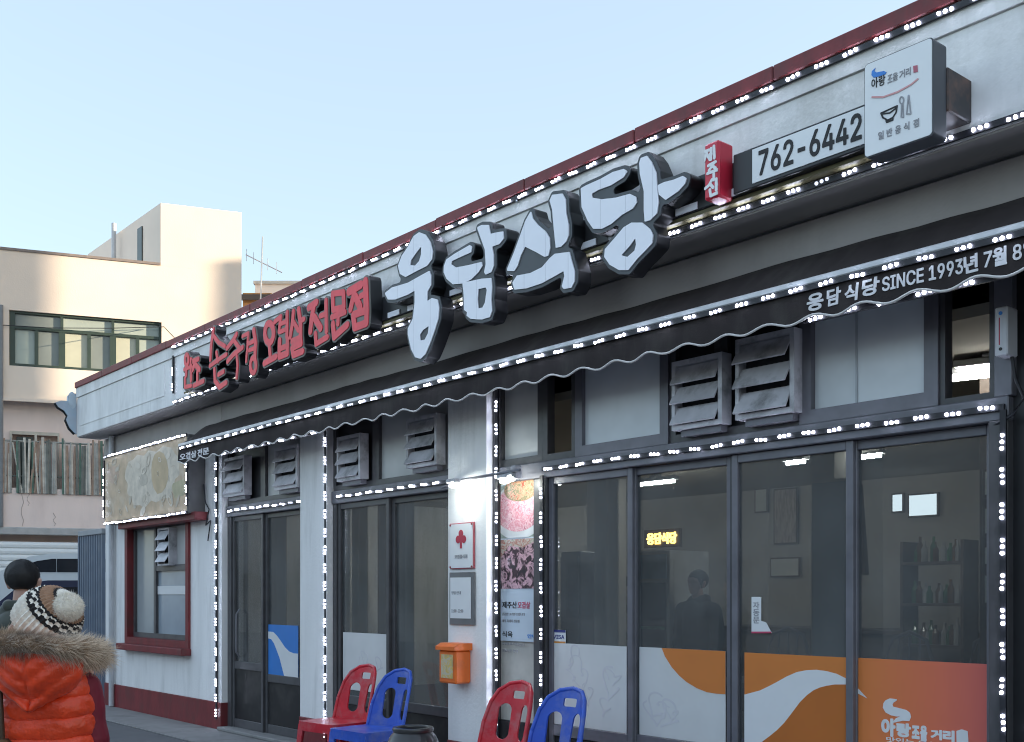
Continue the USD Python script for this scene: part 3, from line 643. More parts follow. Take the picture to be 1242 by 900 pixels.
def dtext(txt, a, b, mat, bold=1, h=None):
    (ax_, ay_), (bx_, by_) = zc([a, b], *D_)
    x0_, z0_ = F(ax_, ay_, y0); x1_, z1_ = F(bx_, by_, y0)
    obj('lettering', slab(fit(text_shape(txt, 1, bold, True), x0_, x1_, z0_, z0_ + h), y0 - 0.0065, y0 - 0.0043), mat, t)
for ch, a in zip('일반음식점', (145, 203, 262, 320, 386)): dtext(ch, (a, 735 - (a - 145) * 0.345), (a + 38, 700), PRINTG, 2, 0.036)
for ch, a, w_ in zip('아랑조을거리', (100, 150, 210, 245, 290, 335), (44, 44, 32, 34, 38, 32)): dtext(ch, (a, 388 - (a - 100) * 0.37), (a + w_, 340), PRINTK if a < 200 else PRINTG, 1, 0.046 if a < 200 else 0.036)

# cloud shaped end ornament seen almost edge on at the left of the fascia
t = thing('roof_end_ornament', 'pale blue scalloped ornament on the left end of the fascia', 'ornament')
orn = [(FY, 4.10), (FY - 0.07, 4.10), (FY - 0.11, 4.06), (FY - 0.115, 3.99), (FY - 0.20, 3.985), (FY - 0.27, 3.955), (FY - 0.235, 3.90), (FY - 0.16, 3.86), (FY - 0.115, 3.80), (FY - 0.135, 3.74), (FY - 0.09, 3.64), (FY - 0.02, 3.575), (FY, 3.57)]
low = [(a, b) for a, b in orn[5:12]]
obj('plate', side_ext(orn, FX0 - 0.06, FX0 - 0.012), mk('ornament_paint', (0.42, 0.48, 0.55), 0.5, dirt=(0.30, 0.45, 0.55), dirt_scale=3), t)
obj('edge_strip', slab(Polygon([(0, 0), (1, 0), (1, 1)]), 50, 50.01), BLACK, t) if False else obj('edge_strip', tube([(FX0 - 0.036, a - 0.006, b - 0.008) for a, b in low], 0.016, 6), BLACK, t)
obj('knob', ell((FX0 - 0.03, FY - 0.055, 4.0), (0.035, 0.06, 0.12), 3), mk('ornament_knob', (0.5, 0.58, 0.65), 0.35), t, smooth=True)

# ------------------------------------------------------------------ left food picture sign
y0 = -0.20
t = thing('food_photo_sign', 'faded food photograph sign above the red framed window', 'sign')
xa, xb = X(127.5, y0), X(227, y0)
z0, z1 = F(180, 627, y0)[1], F(180, 541.5, y0)[1]
obj('case', bx(xa - 0.02, xb + 0.02, y0, -0.001, z0 - 0.02, z1 + 0.02, 0.006), mk('sign_case_grey', (0.12, 0.12, 0.12), 0.5, 0.2, 4), t)
faded = mk('faded_photo', (0.52, 0.385, 0.255), 0.5, 0.22, 5.0, dirt=(0.62, 0.53, 0.42), dirt_scale=4.0)
obj('picture', bx(xa, xb, y0 - 0.004, y0 - 0.0003, z0, z1), faded, t)
E_ = (0, 440, 4.0)
def blob(mat, pts, d):
    s = soft(Polygon(plane(zc(pts, *E_), y0)).buffer(0), 0.045).intersection(sbox(xa, z0, xb, z1))
    obj('picture_shape', slab(s.simplify(0.004), y0 - 0.004 - d, y0 - 0.0045 - d + 0.0008), mat, t)
blob(mk('faded_pale', (0.62, 0.54, 0.44), 0.5, 0.2, 9), [(612, 520), (625, 480), (648, 470), (668, 446), (700, 452), (722, 425), (760, 432), (790, 405), (835, 412), (850, 440), (878, 470), (868, 510), (880, 540), (850, 565), (846, 610), (828, 630), (832, 655), (790, 660), (760, 678), (735, 668), (705, 705), (680, 690), (650, 694), (640, 655), (615, 630), (625, 590), (606, 560)], 0.001)
blob(mk('faded_tan', (0.52, 0.39, 0.24), 0.5, 0.15, 6), [(736, 520), (740, 480), (752, 445), (775, 428), (797, 440), (812, 475), (820, 520), (818, 565), (806, 605), (788, 630), (765, 638), (748, 610), (738, 570)], 0.002)
blob(mk('faded_cream', (0.50, 0.44, 0.36), 0.5, 0.2, 9), [(670, 570), (695, 530), (720, 550), (715, 590), (690, 600)], 0.003)
blob(mk('faded_rust', (0.52, 0.37, 0.27), 0.5, 0.2, 8), [(520, 560), (530, 505), (575, 500), (580, 560), (550, 590)], 0.0015)
blob(mk('faded_olive', (0.46, 0.41, 0.26), 0.5, 0.2, 8), [(830, 590), (900, 560), (900, 640), (850, 660)], 0.0015)
PET = [mk('faded_petal_light', (0.68, 0.60, 0.50), 0.5, 0.1, 9), mk('faded_petal_mid', (0.52, 0.45, 0.36), 0.5, 0.15, 9)]
for k in range(34):
    cx0, cz0 = rng.uniform(xa + 0.06, xb - 0.06), rng.uniform(z0 + 0.06, z1 - 0.06)
    a0 = rng.uniform(0, 3.14); b0 = rng.uniform(0.03, 0.09)
    sp = affinity.rotate(affinity.scale(Point(cx0, cz0).buffer(1, 6), b0, b0 * rng.uniform(0.3, 0.6)), math.degrees(a0))
    sp = sp.difference(affinity.scale(sp, 0.72, 0.6)) if rng.random() < 0.5 else sp
    obj('picture_shape', slab(sp.intersection(sbox(xa, z0, xb, z1)), y0 - 0.0072 - k * 0.00006, y0 - 0.0068), rng.choice(PET), t)
ly = y0 - 0.014
led_string('light string framing the faded food picture', [[(xa - 0.01, ly, z0 - 0.012), (xb + 0.01, ly, z0 - 0.012)], [(xa - 0.01, ly, z1 + 0.012), (xb + 0.01, ly, z1 + 0.012)],
            [(xa - 0.01, ly, z0 + 0.06), (xa - 0.01, ly, z1 - 0.03)], [(xb + 0.01, ly, z0 + 0.06), (xb + 0.01, ly, z1 - 0.06)]], 0.135)
cab = obj('loose_cable', tube([(xb + 0.05, -0.03, z0 + 0.3), (xb + 0.10, -0.035, z0 + 0.1), (xb + 0.16, -0.02, z0 + 0.02), (xb + 0.10, -0.03, z0 - 0.15), (xb + 0.2, -0.02, z0 - 0.1), (xb + 0.13, -0.02, z0 - 0.32)], 0.008, 6), CABLE, smooth=True)
tag(cab, 'tangle of black cable on the wall beside the food picture sign', 'cable')

# ------------------------------------------------------------------ poster, plaques, stickers, window graphics
y0 = YD - 0.005
t = thing('meat_poster', 'tall poster of raw meat plates beside the glass front', 'poster')
xa, xb = X(608, y0), X(652.5, y0)
z0, z1 = F(630, 778, y0)[1], 2.275
obj('board', bx(xa, xb, y0 - 0.006, y0 + 0.012, z0, z1), mk('poster_paper', (0.52, 0.60, 0.68), 0.35, 0.04, 3), t)
zm1, zm2 = F(630, 653, y0)[1], F(630, 714, y0)[1]
def meat(name, c0, c1, c2, sc):
    if name in LOOK: return LOOK[name]
    LOOK[name] = usdkit.material(stage, '/World/Looks/' + name, {
        'geo': ('geometry', {}), 'n': ('noise_texture', {'scale': sc, 'detail': 4.0, 'distortion': 1.2}),
        'r': ('rgb_ramp', {'ramp': [(0.30, c0), (0.45, c1), (0.56, c2), (0.7, c1)]}), 'p': ('principled_bsdf', {'roughness': 0.3})},
        [('geo.position', 'n.vector'), ('n.fac', 'r.fac'), ('r.color', 'p.base_color')], surface='p.BSDF')
    return LOOK[name]
obj('upper_photo', bx(xa + 0.004, xb - 0.004, y0 - 0.008, y0 - 0.0063, zm1 + 0.006, z1 - 0.01), mk('photo_grey_green', (0.30, 0.36, 0.32), 0.3, 0.5, 14), t)
cx_ = (xa + xb) / 2
pl = affinity.scale(Point(cx_, zm1 + 0.20).buffer(1), 0.30, 0.21).intersection(sbox(xa + 0.004, zm1 + 0.006, xb - 0.004, z1))
obj('plate_print', slab(pl, y0 - 0.0095, y0 - 0.0082), mk('photo_plate', (0.62, 0.64, 0.66), 0.3), t)
mt = affinity.scale(Point(cx_, zm1 + 0.22).buffer(1), 0.265, 0.17).intersection(sbox(xa + 0.004, zm1 + 0.006, xb - 0.004, z1))
obj('meat_print', slab(mt, y0 - 0.011, y0 - 0.0097), meat('photo_meat_pink', (0.45, 0.10, 0.16), (0.75, 0.52, 0.56), (0.62, 0.22, 0.28), 22), t)
mt = affinity.scale(Point(cx_ + 0.03, zm1 + 0.36).buffer(1), 0.19, 0.09)
obj('garnish_print', slab(mt, y0 - 0.0125, y0 - 0.0112), meat('photo_garnish', (0.30, 0.06, 0.03), (0.55, 0.30, 0.20), (0.12, 0.16, 0.08), 30), t)
obj('lower_photo', bx(xa + 0.004, xb - 0.004, y0 - 0.008, y0 - 0.0063, zm2, zm1 - 0.004), meat('photo_meat_dark', (0.02, 0.02, 0.025), (0.06, 0.03, 0.04), (0.68, 0.42, 0.48), 15), t)
lp = Polygon([(xa + 0.004, zm1 - 0.14), (xa + 0.10, zm1 - 0.05), (xb - 0.16, zm1 - 0.07), (xb - 0.004, zm1 - 0.02), (xb - 0.004, zm1 - 0.006), (xa + 0.004, zm1 - 0.006)])
obj('dish_print', slab(lp, y0 - 0.0095, y0 - 0.0082), meat('photo_dish', (0.10, 0.16, 0.07), (0.5, 0.46, 0.40), (0.35, 0.12, 0.09), 20), t)
def line_text(xq, zq, wq, hq, mat, txt): obj('lettering', slab(fit(text_shape(txt, 1, 2, True), xq, xq + wq, zq, zq + hq), y0 - 0.008, y0 - 0.0062), mat, t)
line_text(xa + 0.02, zm2 - 0.145, 0.17, 0.05, PRINTK, '제주산'); line_text(xa + 0.2, zm2 - 0.145, 0.14, 0.05, mk('print_crimson', (0.5, 0.05, 0.12), 0.5), '오겹살')
for k in range(2): line_text(xa + 0.02, zm2 - 0.20 - k * 0.05, 0.20 + 0.06 * (1 - k), 0.022, PRINTG, '제주 흑돼지 전문점' if k else '신선한 고기만 드립니다')
line_text(xa + 0.02, zm2 - 0.36, 0.12, 0.045, PRINTK, '식육'); line_text(xb - 0.11, zm2 - 0.36, 0.10, 0.03, PRINTBLUE, '안내')
for k in range(2): line_text(xa + 0.02, zm2 - 0.42 - k * 0.05, 0.26 - 0.08 * k, 0.022, PRINTG, '영업시간 안내' if k else '정성껏 모시겠습니다')

t = thing('award_plaque', 'white framed plaque with a red emblem on the right pillar', 'plaque')
xa, xb = X(545, -0.02), X(574, -0.02); z0, z1 = F(560, 690, -0.02)[1], F(560, 634, -0.02)[1]
obj('plate', bx(xa, xb, -0.018, -0.001, z0, z1, 0.003), mk('plaque_rim', (0.42, 0.10, 0.12), 0.5), t)
obj('paper', bx(xa + 0.008, xb - 0.008, -0.021, -0.0185, z0 + 0.008, z1 - 0.008), PRINTW, t)
cx_, cz_ = (xa + xb) / 2, (z0 + z1) / 2 + 0.05
em = unary_union([Point(cx_, cz_ + 0.045).buffer(0.028), Point(cx_ - 0.035, cz_).buffer(0.03), Point(cx_ + 0.035, cz_).buffer(0.03), sbox(cx_ - 0.012, cz_ - 0.07, cx_ + 0.012, cz_ + 0.03)])
obj('emblem', slab(em, -0.0235, -0.0212), mk('emblem_red', (0.42, 0.03, 0.06), 0.4), t)
obj('lettering', slab(fit(text_shape('모범음식점', 1, 2, True), cx_ - 0.08, cx_ + 0.08, z0 + 0.08, z0 + 0.11), -0.0235, -0.0212), PRINTG, t)
for sx in (xa + 0.016, xb - 0.016):
    for sz in (z0 + 0.016, z1 - 0.016): obj('pin', slab(Point(sx, sz).buffer(0.007), -0.027, -0.0212), mk('pin_red', (0.3, 0.03, 0.04), 0.4), t)
t = thing('notice_plate', 'grey plate with a white notice below the red emblem plaque', 'notice')
z0, z1 = F(560, 758, -0.02)[1], F(560, 694, -0.02)[1]
obj('plate', bx(xa - 0.004, xb + 0.006, -0.018, -0.001, z0, z1, 0.003), mk('plate_grey', (0.16, 0.16, 0.165), 0.4), t)
obj('paper', bx(xa + 0.012, xb - 0.03, -0.021, -0.0185, z0 + 0.05, z1 - 0.04), PRINTW, t)
for k, (w_, q) in enumerate(((0.12, '영업 안내'), (0.15, '11:00 - 22:00'))):
    obj('lettering', slab(fit(text_shape(q, 1, 1, True), xa + 0.03, xa + 0.03 + w_, z1 - 0.17 - k * 0.14, z1 - 0.145 - k * 0.14), -0.0228, -0.0212), PRINTG, t)
t = thing('leaflet_box', 'orange wall box with a printed front on the right pillar', 'wall box')
yb = -0.15
xa, xb = X(532, yb), X(552.5, yb); z0, z1 = F(543, 829, yb)[1], F(543, 789, yb)[1]
ORG = mk('orange_plastic', (0.78, 0.16, 0.022), 0.38, 0.10, 5, 0.001, 50, dirt=(0.55, 0.14, 0.04), dirt_scale=8)
obj('body', bx(xa, xb, yb, -0.001, z0, z1, 0.012), ORG, t)
obj('lid', side_ext([(yb - 0.02, z1 + 0.002), (yb - 0.02, z1 + 0.03), (yb + 0.03, z1 + 0.055), (-0.001, z1 + 0.055), (-0.001, z1 + 0.002)], xa - 0.015, xb + 0.015), ORG, t)
obj('print', bx(xa + 0.035, xb - 0.03, yb - 0.004, yb - 0.0003, z0 + 0.04, z1 - 0.03), meat('leaflet_print', (0.35, 0.35, 0.30), (0.70, 0.48, 0.12), (0.55, 0.5, 0.42), 18), t)

def panel(name, label, px0, px1, ztop, zbot, mat, y=YD - 0.008, cat='window graphic'):
    t = thing(name, label, cat)
    xa, xb = X(px0, y), X(px1, y)
    obj('film', bx(xa, xb, y, y + 0.004, zbot, ztop), mat, t)
    return t, xa, xb, y
ZP0, ZP1 = 0.542, 1.113
PANELW = mk('panel_white_film', (0.66, 0.665, 0.66), 0.4, 0.05, 3)
ORANGE = mk('orange_film', (0.66, 0.215, 0.05), 0.35, 0.04, 3)
def sketch(t, xa, xb, y, z0, z1, seed, n=5):
    r = random.Random(seed); ls = []
    for k in range(n):
        cx, cz, a, b = r.uniform(xa + 0.1, xb - 0.1), r.uniform(z0 + 0.12, z1 - 0.12), r.uniform(0.04, 0.11), r.uniform(0.05, 0.13)
        ph = r.uniform(0, 6.28)
        ls.append(LineString([(cx + a * math.cos(ph + q * 0.5) * (1 - q * 0.06) + 0.02 * math.sin(q * 1.7 + ph), cz + b * math.sin(ph + q * 0.5) * (1 - q * 0.05) + 0.03 * math.sin(q * 1.1)) for q in np.arange(0, r.randint(6, 11), 0.2)]).buffer(r.uniform(0.003, 0.007)))
    for g_ in geoms(unary_union(ls).intersection(sbox(xa, z0, xb, z1))): obj('line_drawing', slab(g_, y - 0.0015, y - 0.0003), PRINTLAV, t)
t, xa, xb, y = panel('window_graphic', 'white film with faint curls on the sliding door between the pillars', 416, 470, 1.115, 0.60, PANELW); sketch(t, xa, xb, y, 0.6, 1.1, 3, 3)
t, xa, xb, y = panel('window_graphic', 'white film with faint line drawings on the leftmost leaf of the wide front', 670.5, 760, ZP1, ZP0, PANELW); sketch(t, xa, xb, y, ZP0, ZP1, 8, 7)
t, xa, xb, y = panel('window_graphic', 'film half white half orange on the second leaf of the wide front', 775.5, 880, ZP1, ZP0, PANELW, YD + 0.022)
H_ = (740, 700, 2.474)
def HP(pts, y): return plane(zc(pts, *H_), y)
c = HP([(150, 200), (165, 238), (185, 270), (208, 296), (230, 315), (260, 333), (290, 345), (320, 350), (360, 352)], y)
s = Polygon(c + [(xb + 0.2, ZP1 + 0.2), (c[0][0], ZP1 + 0.2)]).intersection(sbox(xa, ZP0, xb, ZP1))
obj('orange_area', slab(s, y - 0.0015, y - 0.0003), ORANGE, t); sketch(t, xa, xb - 0.15, y, ZP0, ZP1 - 0.25, 21, 4)
t, xa, xb, y = panel('window_graphic', 'orange film with a white wave on the third leaf of the wide front', 903, 1026, ZP1, ZP0, ORANGE)
up = HP([(380, 355), (405, 352), (450, 340), (475, 328), (500, 315), (530, 298), (560, 285), (590, 279), (620, 278), (650, 282), (680, 290), (720, 310)], y)
lo = HP([(720, 322), (705, 322), (675, 322), (650, 326), (630, 331), (610, 340), (590, 355), (570, 375), (555, 395), (540, 415), (522, 438), (500, 460), (478, 478), (455, 495), (380, 545)], y)
obj('white_wave', slab(Polygon(up + lo).buffer(0).intersection(sbox(xa, ZP0, xb, ZP1)), y - 0.0015, y - 0.0003), PRINTW, t)
lom = unary_union([Polygon(lo + [(xb + 0.3, ZP0 - 0.2)]).buffer(0)]).intersection(sbox(xa, ZP0, xb, ZP1))
if geoms(lom): obj('rust_area', slab(lom, y - 0.0015, y - 0.0003), mk('rust_film', (0.50, 0.15, 0.03), 0.35, 0.04, 3), t)
xa_, xb_ = X(1041, YD + 0.02), X(1204, YD + 0.02)
DFILM = usdkit.material(stage, '/World/Looks/orange_red_film', {'geo': ('geometry', {}), 'sx': ('separate_xyz', {}), 'mr': ('map_range', {'from_min': xa_, 'from_max': xb_}),
    'r': ('rgb_ramp', {'ramp': [(0.0, (0.74, 0.23, 0.06)), (0.55, (0.72, 0.18, 0.09)), (1.0, (0.68, 0.15, 0.13))]}), 'p': ('principled_bsdf', {'roughness': 0.35})},
    [('geo.position', 'sx.vector'), ('sx.x', 'mr.value'), ('mr.result', 'r.fac'), ('r.color', 'p.base_color')], surface='p.BSDF')
t, xa, xb, y = panel('window_graphic', 'orange red film with a white curl logo on the rightmost leaf', 1041, 1204, ZP1, ZP0, DFILM, YD + 0.022)
tip = HP([(738, 328), (750, 340), (772, 364), (755, 355), (738, 346)], y)
K_ = (1030, 790, 5.86)
curl = plane(zc([(245, 400), (248, 372), (262, 352), (290, 340), (335, 345), (312, 360), (303, 378), (310, 398), (360, 410), (405, 422), (428, 440), (435, 465), (425, 490), (380, 488), (340, 496), (318, 502), (335, 480), (365, 468), (395, 466), (385, 456), (340, 458), (300, 450), (262, 430)], *K_), y)
seal = plane(zc([(768, 570), (800, 560), (838, 572), (842, 640), (838, 690), (770, 690)], *K_), y)
obj('wave_tip', slab(Polygon(tip).buffer(0), y - 0.0015, y - 0.0003), PRINTW, t)
obj('curl_logo', slab(Polygon(curl).buffer(0.004), y - 0.0015, y - 0.0003), PRINTW, t)
obj('seal_mark', slab(Polygon(seal).buffer(0.004), y - 0.0015, y - 0.0003), PRINTW, t)
for ch, a, b, q0, q1 in zip('아랑조을거리', (228, 335, 445, 505, 580, 665), (330, 440, 502, 555, 660, 750), (600, 605, 620, 635, 625, 640), (480, 515, 530, 530, 560, 565)):
    (u0, v0), (u1, v1) = zc([(a, q0), (b, q1)], *K_)
    x0_, zz0 = F(u0, v0, y); x1_, zz1 = F(u1, v1, y)
    obj('lettering', slab(fit(text_shape(ch, 1, 6, True), x0_, x1_, zz0, zz1), y - 0.0015, y - 0.0003), PRINTW, t)
obj('lettering', slab(fit(text_shape('맛있는 음식 거리', 1, 2, True), X(1075, y), X(1165, y), 0.675, 0.705), y - 0.0015, y - 0.0003), PRINTW, t)
# blue film on the narrow door
y = YD + 0.017
t, xa, xb, y = panel('window_graphic', 'blue film with a white swoosh on the narrow left door', 323, 361.5, F(340, 758, y)[1], F(340, 827, y)[1], PRINTBLUE, y)
M_ = (240, 700, 3.88)
sw = plane(zc([(322, 255), (355, 258), (372, 275), (390, 300), (410, 330), (430, 350), (450, 358), (485, 362), (485, 500), (417, 500), (408, 470), (395, 420), (385, 380), (370, 340), (358, 310), (345, 292), (322, 286)], *M_), y)
b = (xa, F(340, 827, y)[1], xb, F(340, 758, y)[1])
obj('white_swoosh', slab(Polygon(sw).buffer(0).intersection(sbox(*b)), y - 0.0015, y - 0.0003), PRINTW, t)
# small stickers
y = YD - 0.006
t = thing('card_sticker', 'small VISA card sticker on the glass beside the white film', 'sticker')
xa, xb = X(669.5, y), X(686, y); z0, z1 = F(678, 781, y)[1], F(678, 764, y)[1]
obj('sticker', bx(xa, xb, y, y + 0.003, z0, z1), PRINTW, t)
obj('lettering', slab(fit(text_shape('VISA', 1, 3), xa + 0.012, xb - 0.012, z0 + 0.035, z1 - 0.035), y - 0.0012, y - 0.0002), mk('print_navy', (0.02, 0.03, 0.18), 0.4), t)
obj('stripe', bx(xa, xb, y - 0.0012, y - 0.0002, z0, z0 + 0.018), mk('print_amber', (0.6, 0.25, 0.05), 0.4), t)
obj('stripe', bx(xa, xb, y - 0.0012, y - 0.0002, z1 - 0.018, z1), mk('print_navy', (0.02, 0.03, 0.18), 0.4), t)
t = thing('door_sticker', 'white L shaped handle sticker on the third glass leaf', 'sticker')
st = plane([(911.5, 724), (923, 724), (923, 753), (929, 755), (936, 768), (911.5, 768)], y)
obj('sticker', slab(Polygon(st), y, y + 0.003), PRINTW, t)
obj('stripe', slab(Polygon(plane([(911.5, 766), (935, 766), (936, 768), (911.5, 768)], y)), y - 0.0012, y - 0.0002), mk('print_crimson', (0.5, 0.05, 0.12), 0.5), t)
for k, ch in enumerate('자동문'):
    x0_, q0 = F(913.5, 738 + k * 9, y); x1_, q1 = F(921, 730 + k * 9, y)
    obj('lettering', slab(fit(text_shape(ch, 1, 2, True), x0_, x1_, q0, q1), y - 0.0012, y - 0.0002), PRINTG, t)

# ------------------------------------------------------------------ wall lamps above the pillar and poster
t = thing('wall_spotlight', 'twin lamp arm with lit spots over the poster and the right pillar', 'lamp')
lz = F(600, 577, -0.1)[1]
lxa, lxb = X(548, -0.16), X(607, -0.16)
obj('arm', tube([(X(535, -0.05), -0.04, lz - 0.03), (X(560, -0.1), -0.10, lz), (X(600, -0.16), -0.16, lz), (X(628, -0.16), -0.14, lz + 0.01)], 0.011, 8), FRAME2, t, smooth=True)
WARMW = emit('spot_lit', (0.95, 1.0, 0.92), 16.0)
for px, py, yy in ((550, 589, -0.15), (612, 584, -0.13), (619, 581, -0.12)):
    q, zq = F(px, py, yy)
    lens = ell((q, yy, zq), (0.045, 0.03, 0.018), 2)
    obj('lens', lens, WARMW, t, smooth=True)
    obj('lamp_head', bx(q - 0.06, q + 0.06, yy - 0.035, yy + 0.03, zq + 0.016, zq + 0.05, 0.01), LOUV, t)
q, zq = F(624, 575, -0.12)
obj('lamp_head', bx(q - 0.03, q + 0.03, -0.14, -0.07, zq - 0.03, zq + 0.06, 0.01), LOUV, t)
# control box on the right post, its cable
t = thing('control_box', 'slim white control box on the post at the right edge', 'control box')
yb = -0.05
xa, xb = X(1206, yb), X(1222, yb); z0, z1 = F(1214, 431, yb)[1], F(1214, 372, yb)[1]
obj('case', bx(xa, xb, yb, YD - 0.048, z0, z1, 0.006), mk('box_white', (0.55, 0.55, 0.58), 0.45), t)
obj('stripe', bx(xa + 0.022, xa + 0.027, yb - 0.001, yb + 0.001, z0 + 0.05, z1 - 0.05), mk('emblem_red', (0.42, 0.03, 0.06), 0.4), t)
obj('button', slab(Point(xa + 0.03, z1 - 0.03).buffer(0.009), yb - 0.002, yb + 0.001), PRINTBLUE, t)
obj('button', slab(Point(xa + 0.03, z0 + 0.03).buffer(0.008), yb - 0.002, yb + 0.001), BLACK, t)
o = obj('loose_cable', tube([(xa + 0.05, 0.02, z0), (xa + 0.06, 0.03, z0 - 0.1), (xa + 0.1, 0.035, z0 - 0.2), (xa + 0.05, 0.03, z0 - 0.27), (xa - 0.02, 0.04, z0 - 0.3), (xa - 0.06, 0.05, z0 - 0.31)], 0.008, 6), CABLE, smooth=True)
tag(o, 'black cable drooping under the white control box', 'cable')

# ------------------------------------------------------------------ inside the restaurant
TUBE = emit('tube_lit', (1.0, 0.98, 0.90), 26.0)
TUBEN = emit('tube_lit_near', (1.0, 0.98, 0.90), 5.0)
def ceiling_lamp(px, py, z, label, ln=0.62, ang=0.0, lit=None):
    Z = (z - EYE) * FPX / (HOR - py); p = at(px, Z, py)
    t = thing('ceiling_lamp', label, 'lamp', tuple(p), ang, 'fluorescent ceiling lamps inside the restaurant')
    obj('tray', bx(-ln / 2 - 0.03, ln / 2 + 0.03, -0.05, 0.05, 0.02, 0.06, 0.006), RAIL, t)
    obj('stem', bx(-0.05, 0.05, -0.04, 0.04, 0.06, 2.86 - p[2]), RAIL, t)
    obj('tube', tube([(-ln / 2, 0, 0), (ln / 2, 0, 0)], 0.018, 10), lit or TUBE, t, smooth=40)
ceiling_lamp(795, 586, 2.70, 'ceiling lamp seen through the second glass leaf', 0.55)
ceiling_lamp(560, 618, 2.70, 'unseen lamp added to light the room deep inside behind the right white pillar', 0.6)  # added lamp hidden by the pillar, brightens the left of the room
ceiling_lamp(965, 561, 2.70, 'ceiling lamp seen through the third glass leaf', 0.2)
ceiling_lamp(1053, 554, 2.70, 'ceiling lamp seen through the rightmost glass leaf', 0.25)
ceiling_lamp(1186, 456, 2.76, 'near ceiling lamp in the open transom at the right', 0.36, 0.25, TUBEN)
ceiling_lamp(1204, 446, 2.78, 'second lamp behind the near one in the open transom', 0.36, 0.25, TUBEN)
DARKWOOD = mk('dark_wood', (0.06, 0.04, 0.03), 0.4, 0.2, 4)
def ibox(name, label, cat, px0, px1, py0, py1, yy, mat, d=0.04, frame=None, group=None):
    a, b = X(px0, yy), X(px1, yy); z0 = F((px0 + px1) / 2, py1, yy)[1]; z1 = F((px0 + px1) / 2, py0, yy)[1]
    t = thing(name, label, cat, group=group)
    obj('backing', bx(a, b, yy, yy + d, z0, z1, 0.004), frame or DARKWOOD, t)
    obj('sheet', bx(a + 0.02, b - 0.02, yy - 0.004, yy - 0.0005, z0 + 0.02, z1 - 0.02), mat, t)
    return t
PAPER = mk('inside_paper', (0.6, 0.6, 0.56), 0.5, 0.08, 4)
YB = 6.79
ibox('wall_notice', 'pale paper on the back wall left of the third leaf', 'notice', 915, 931, 592, 622, 6.74, PAPER)
ibox('wall_notice', 'striped menu sheet on the back wall behind the third leaf', 'notice', 938, 967, 592, 660, 6.74, mk('inside_menu', (0.36, 0.30, 0.26), 0.5, 0.4, 6, stretch=(6, 1, 1)))
ibox('wall_notice', 'low wide sheet under the striped menu', 'notice', 934, 970, 676, 700, 6.74, PAPER)
ibox('wall_picture', 'small picture with added glow behind the rightmost leaf', 'picture', 1081, 1096, 598, 622, 6.74, emit('glowing_paper', (0.75, 0.85, 0.9), 0.35))  # no lamp here, the brightness is put into the sheet as glow
ibox('wall_picture', 'wide picture with added glow behind the rightmost leaf', 'picture', 1101, 1138, 598, 627, 6.74, emit('glowing_paper', (0.75, 0.85, 0.9), 0.35))
for k, (q0, q1) in enumerate(((568, 604), (613, 651), (660, 688), (694, 735))):
    ibox('wall_picture', ('topmost', 'second from top', 'third from top', 'lowest')[k] + ' of the framed sheets by the right light string', 'picture', 1191, 1203, q0, q1, 1.3, PAPER)
o = obj('inside_partition', bx(X(1188, 1.34), XR - 0.21, 1.342, 1.44, 0.031, 2.859), mk('partition_brown', (0.055, 0.04, 0.03), 0.6, 0.3, 4), house)
t = thing('drinks_fridge', 'white glass door drinks fridge inside behind the second leaf', 'fridge')
yy = 3.0
a, b = X(775, yy), X(812, yy); z1 = F(790, 668, yy)[1]
obj('cabinet', bx(a, b, yy, yy + 0.6, 0.03, z1, 0.01), mk('fridge_white', (0.55, 0.56, 0.56), 0.4), t)
obj('header', bx(a + 0.03, b - 0.03, yy - 0.012, yy - 0.0005, z1 - 0.28, z1 - 0.04), mk('fridge_header', (0.40, 0.55, 0.68), 0.4, 0.2, 5), t)
obj('door_glass', bx(a + 0.04, b - 0.04, yy - 0.012, yy - 0.0005, 0.15, z1 - 0.32), mk('fridge_dark', (0.03, 0.045, 0.07), 0.15, 0.3, 5), t)
for k in range(4): obj('shelf', bx(a + 0.05, b - 0.05, yy - 0.018, yy - 0.0125, 0.3 + k * 0.27, 0.33 + k * 0.27), mk('fridge_goods', (0.12, 0.3, 0.2), 0.3, 0.6, 14), t)
t = thing('lit_wall_sign', 'small yellow lit sign inside above the fridge', 'sign')
yy = 5.5
s = fit(text_shape('웅담식당', 1, 3, True), X(784, yy), X(820, yy), F(800, 660, yy)[1], F(800, 646, yy)[1])
obj('lettering', slab(s, yy, yy + 0.02), emit('sign_amber', (1.0, 0.62, 0.12), 1.6), t)
obj('backing', bx(X(780, yy), X(824, yy), yy + 0.021, yy + 0.05, F(800, 664, yy)[1], F(800, 642, yy)[1]), DARKWOOD, t)
t = thing('inside_counter', 'dark serving counter across the back of the room', 'counter')
obj('top', bx(-9.0, -2.4, 5.6, 6.3, 1.02, 1.07, 0.01), DARKWOOD, t); obj('front', bx(-8.95, -2.45, 5.66, 5.7, 0.03, 1.02), mk('counter_front', (0.10, 0.085, 0.07), 0.5), t)
obj('inside_pillar', bx(X(984, 3.2), X(1012, 3.2), 3.2, 3.5, 0.031, 2.859), mk('inside_wall', (0.42, 0.40, 0.36), 0.7, 0.08, 2), house)
obj('inside_pillar', bx(X(712, 4.2), X(738, 4.2), 4.2, 4.5, 0.031, 2.859), mk('inside_wall', (0.42, 0.40, 0.36), 0.7, 0.08, 2), house)
t = thing('inside_cupboard', 'dark cupboard behind the leftmost glass leaf', 'cupboard')
a, b = X(680, 2.6), X(704, 2.6)
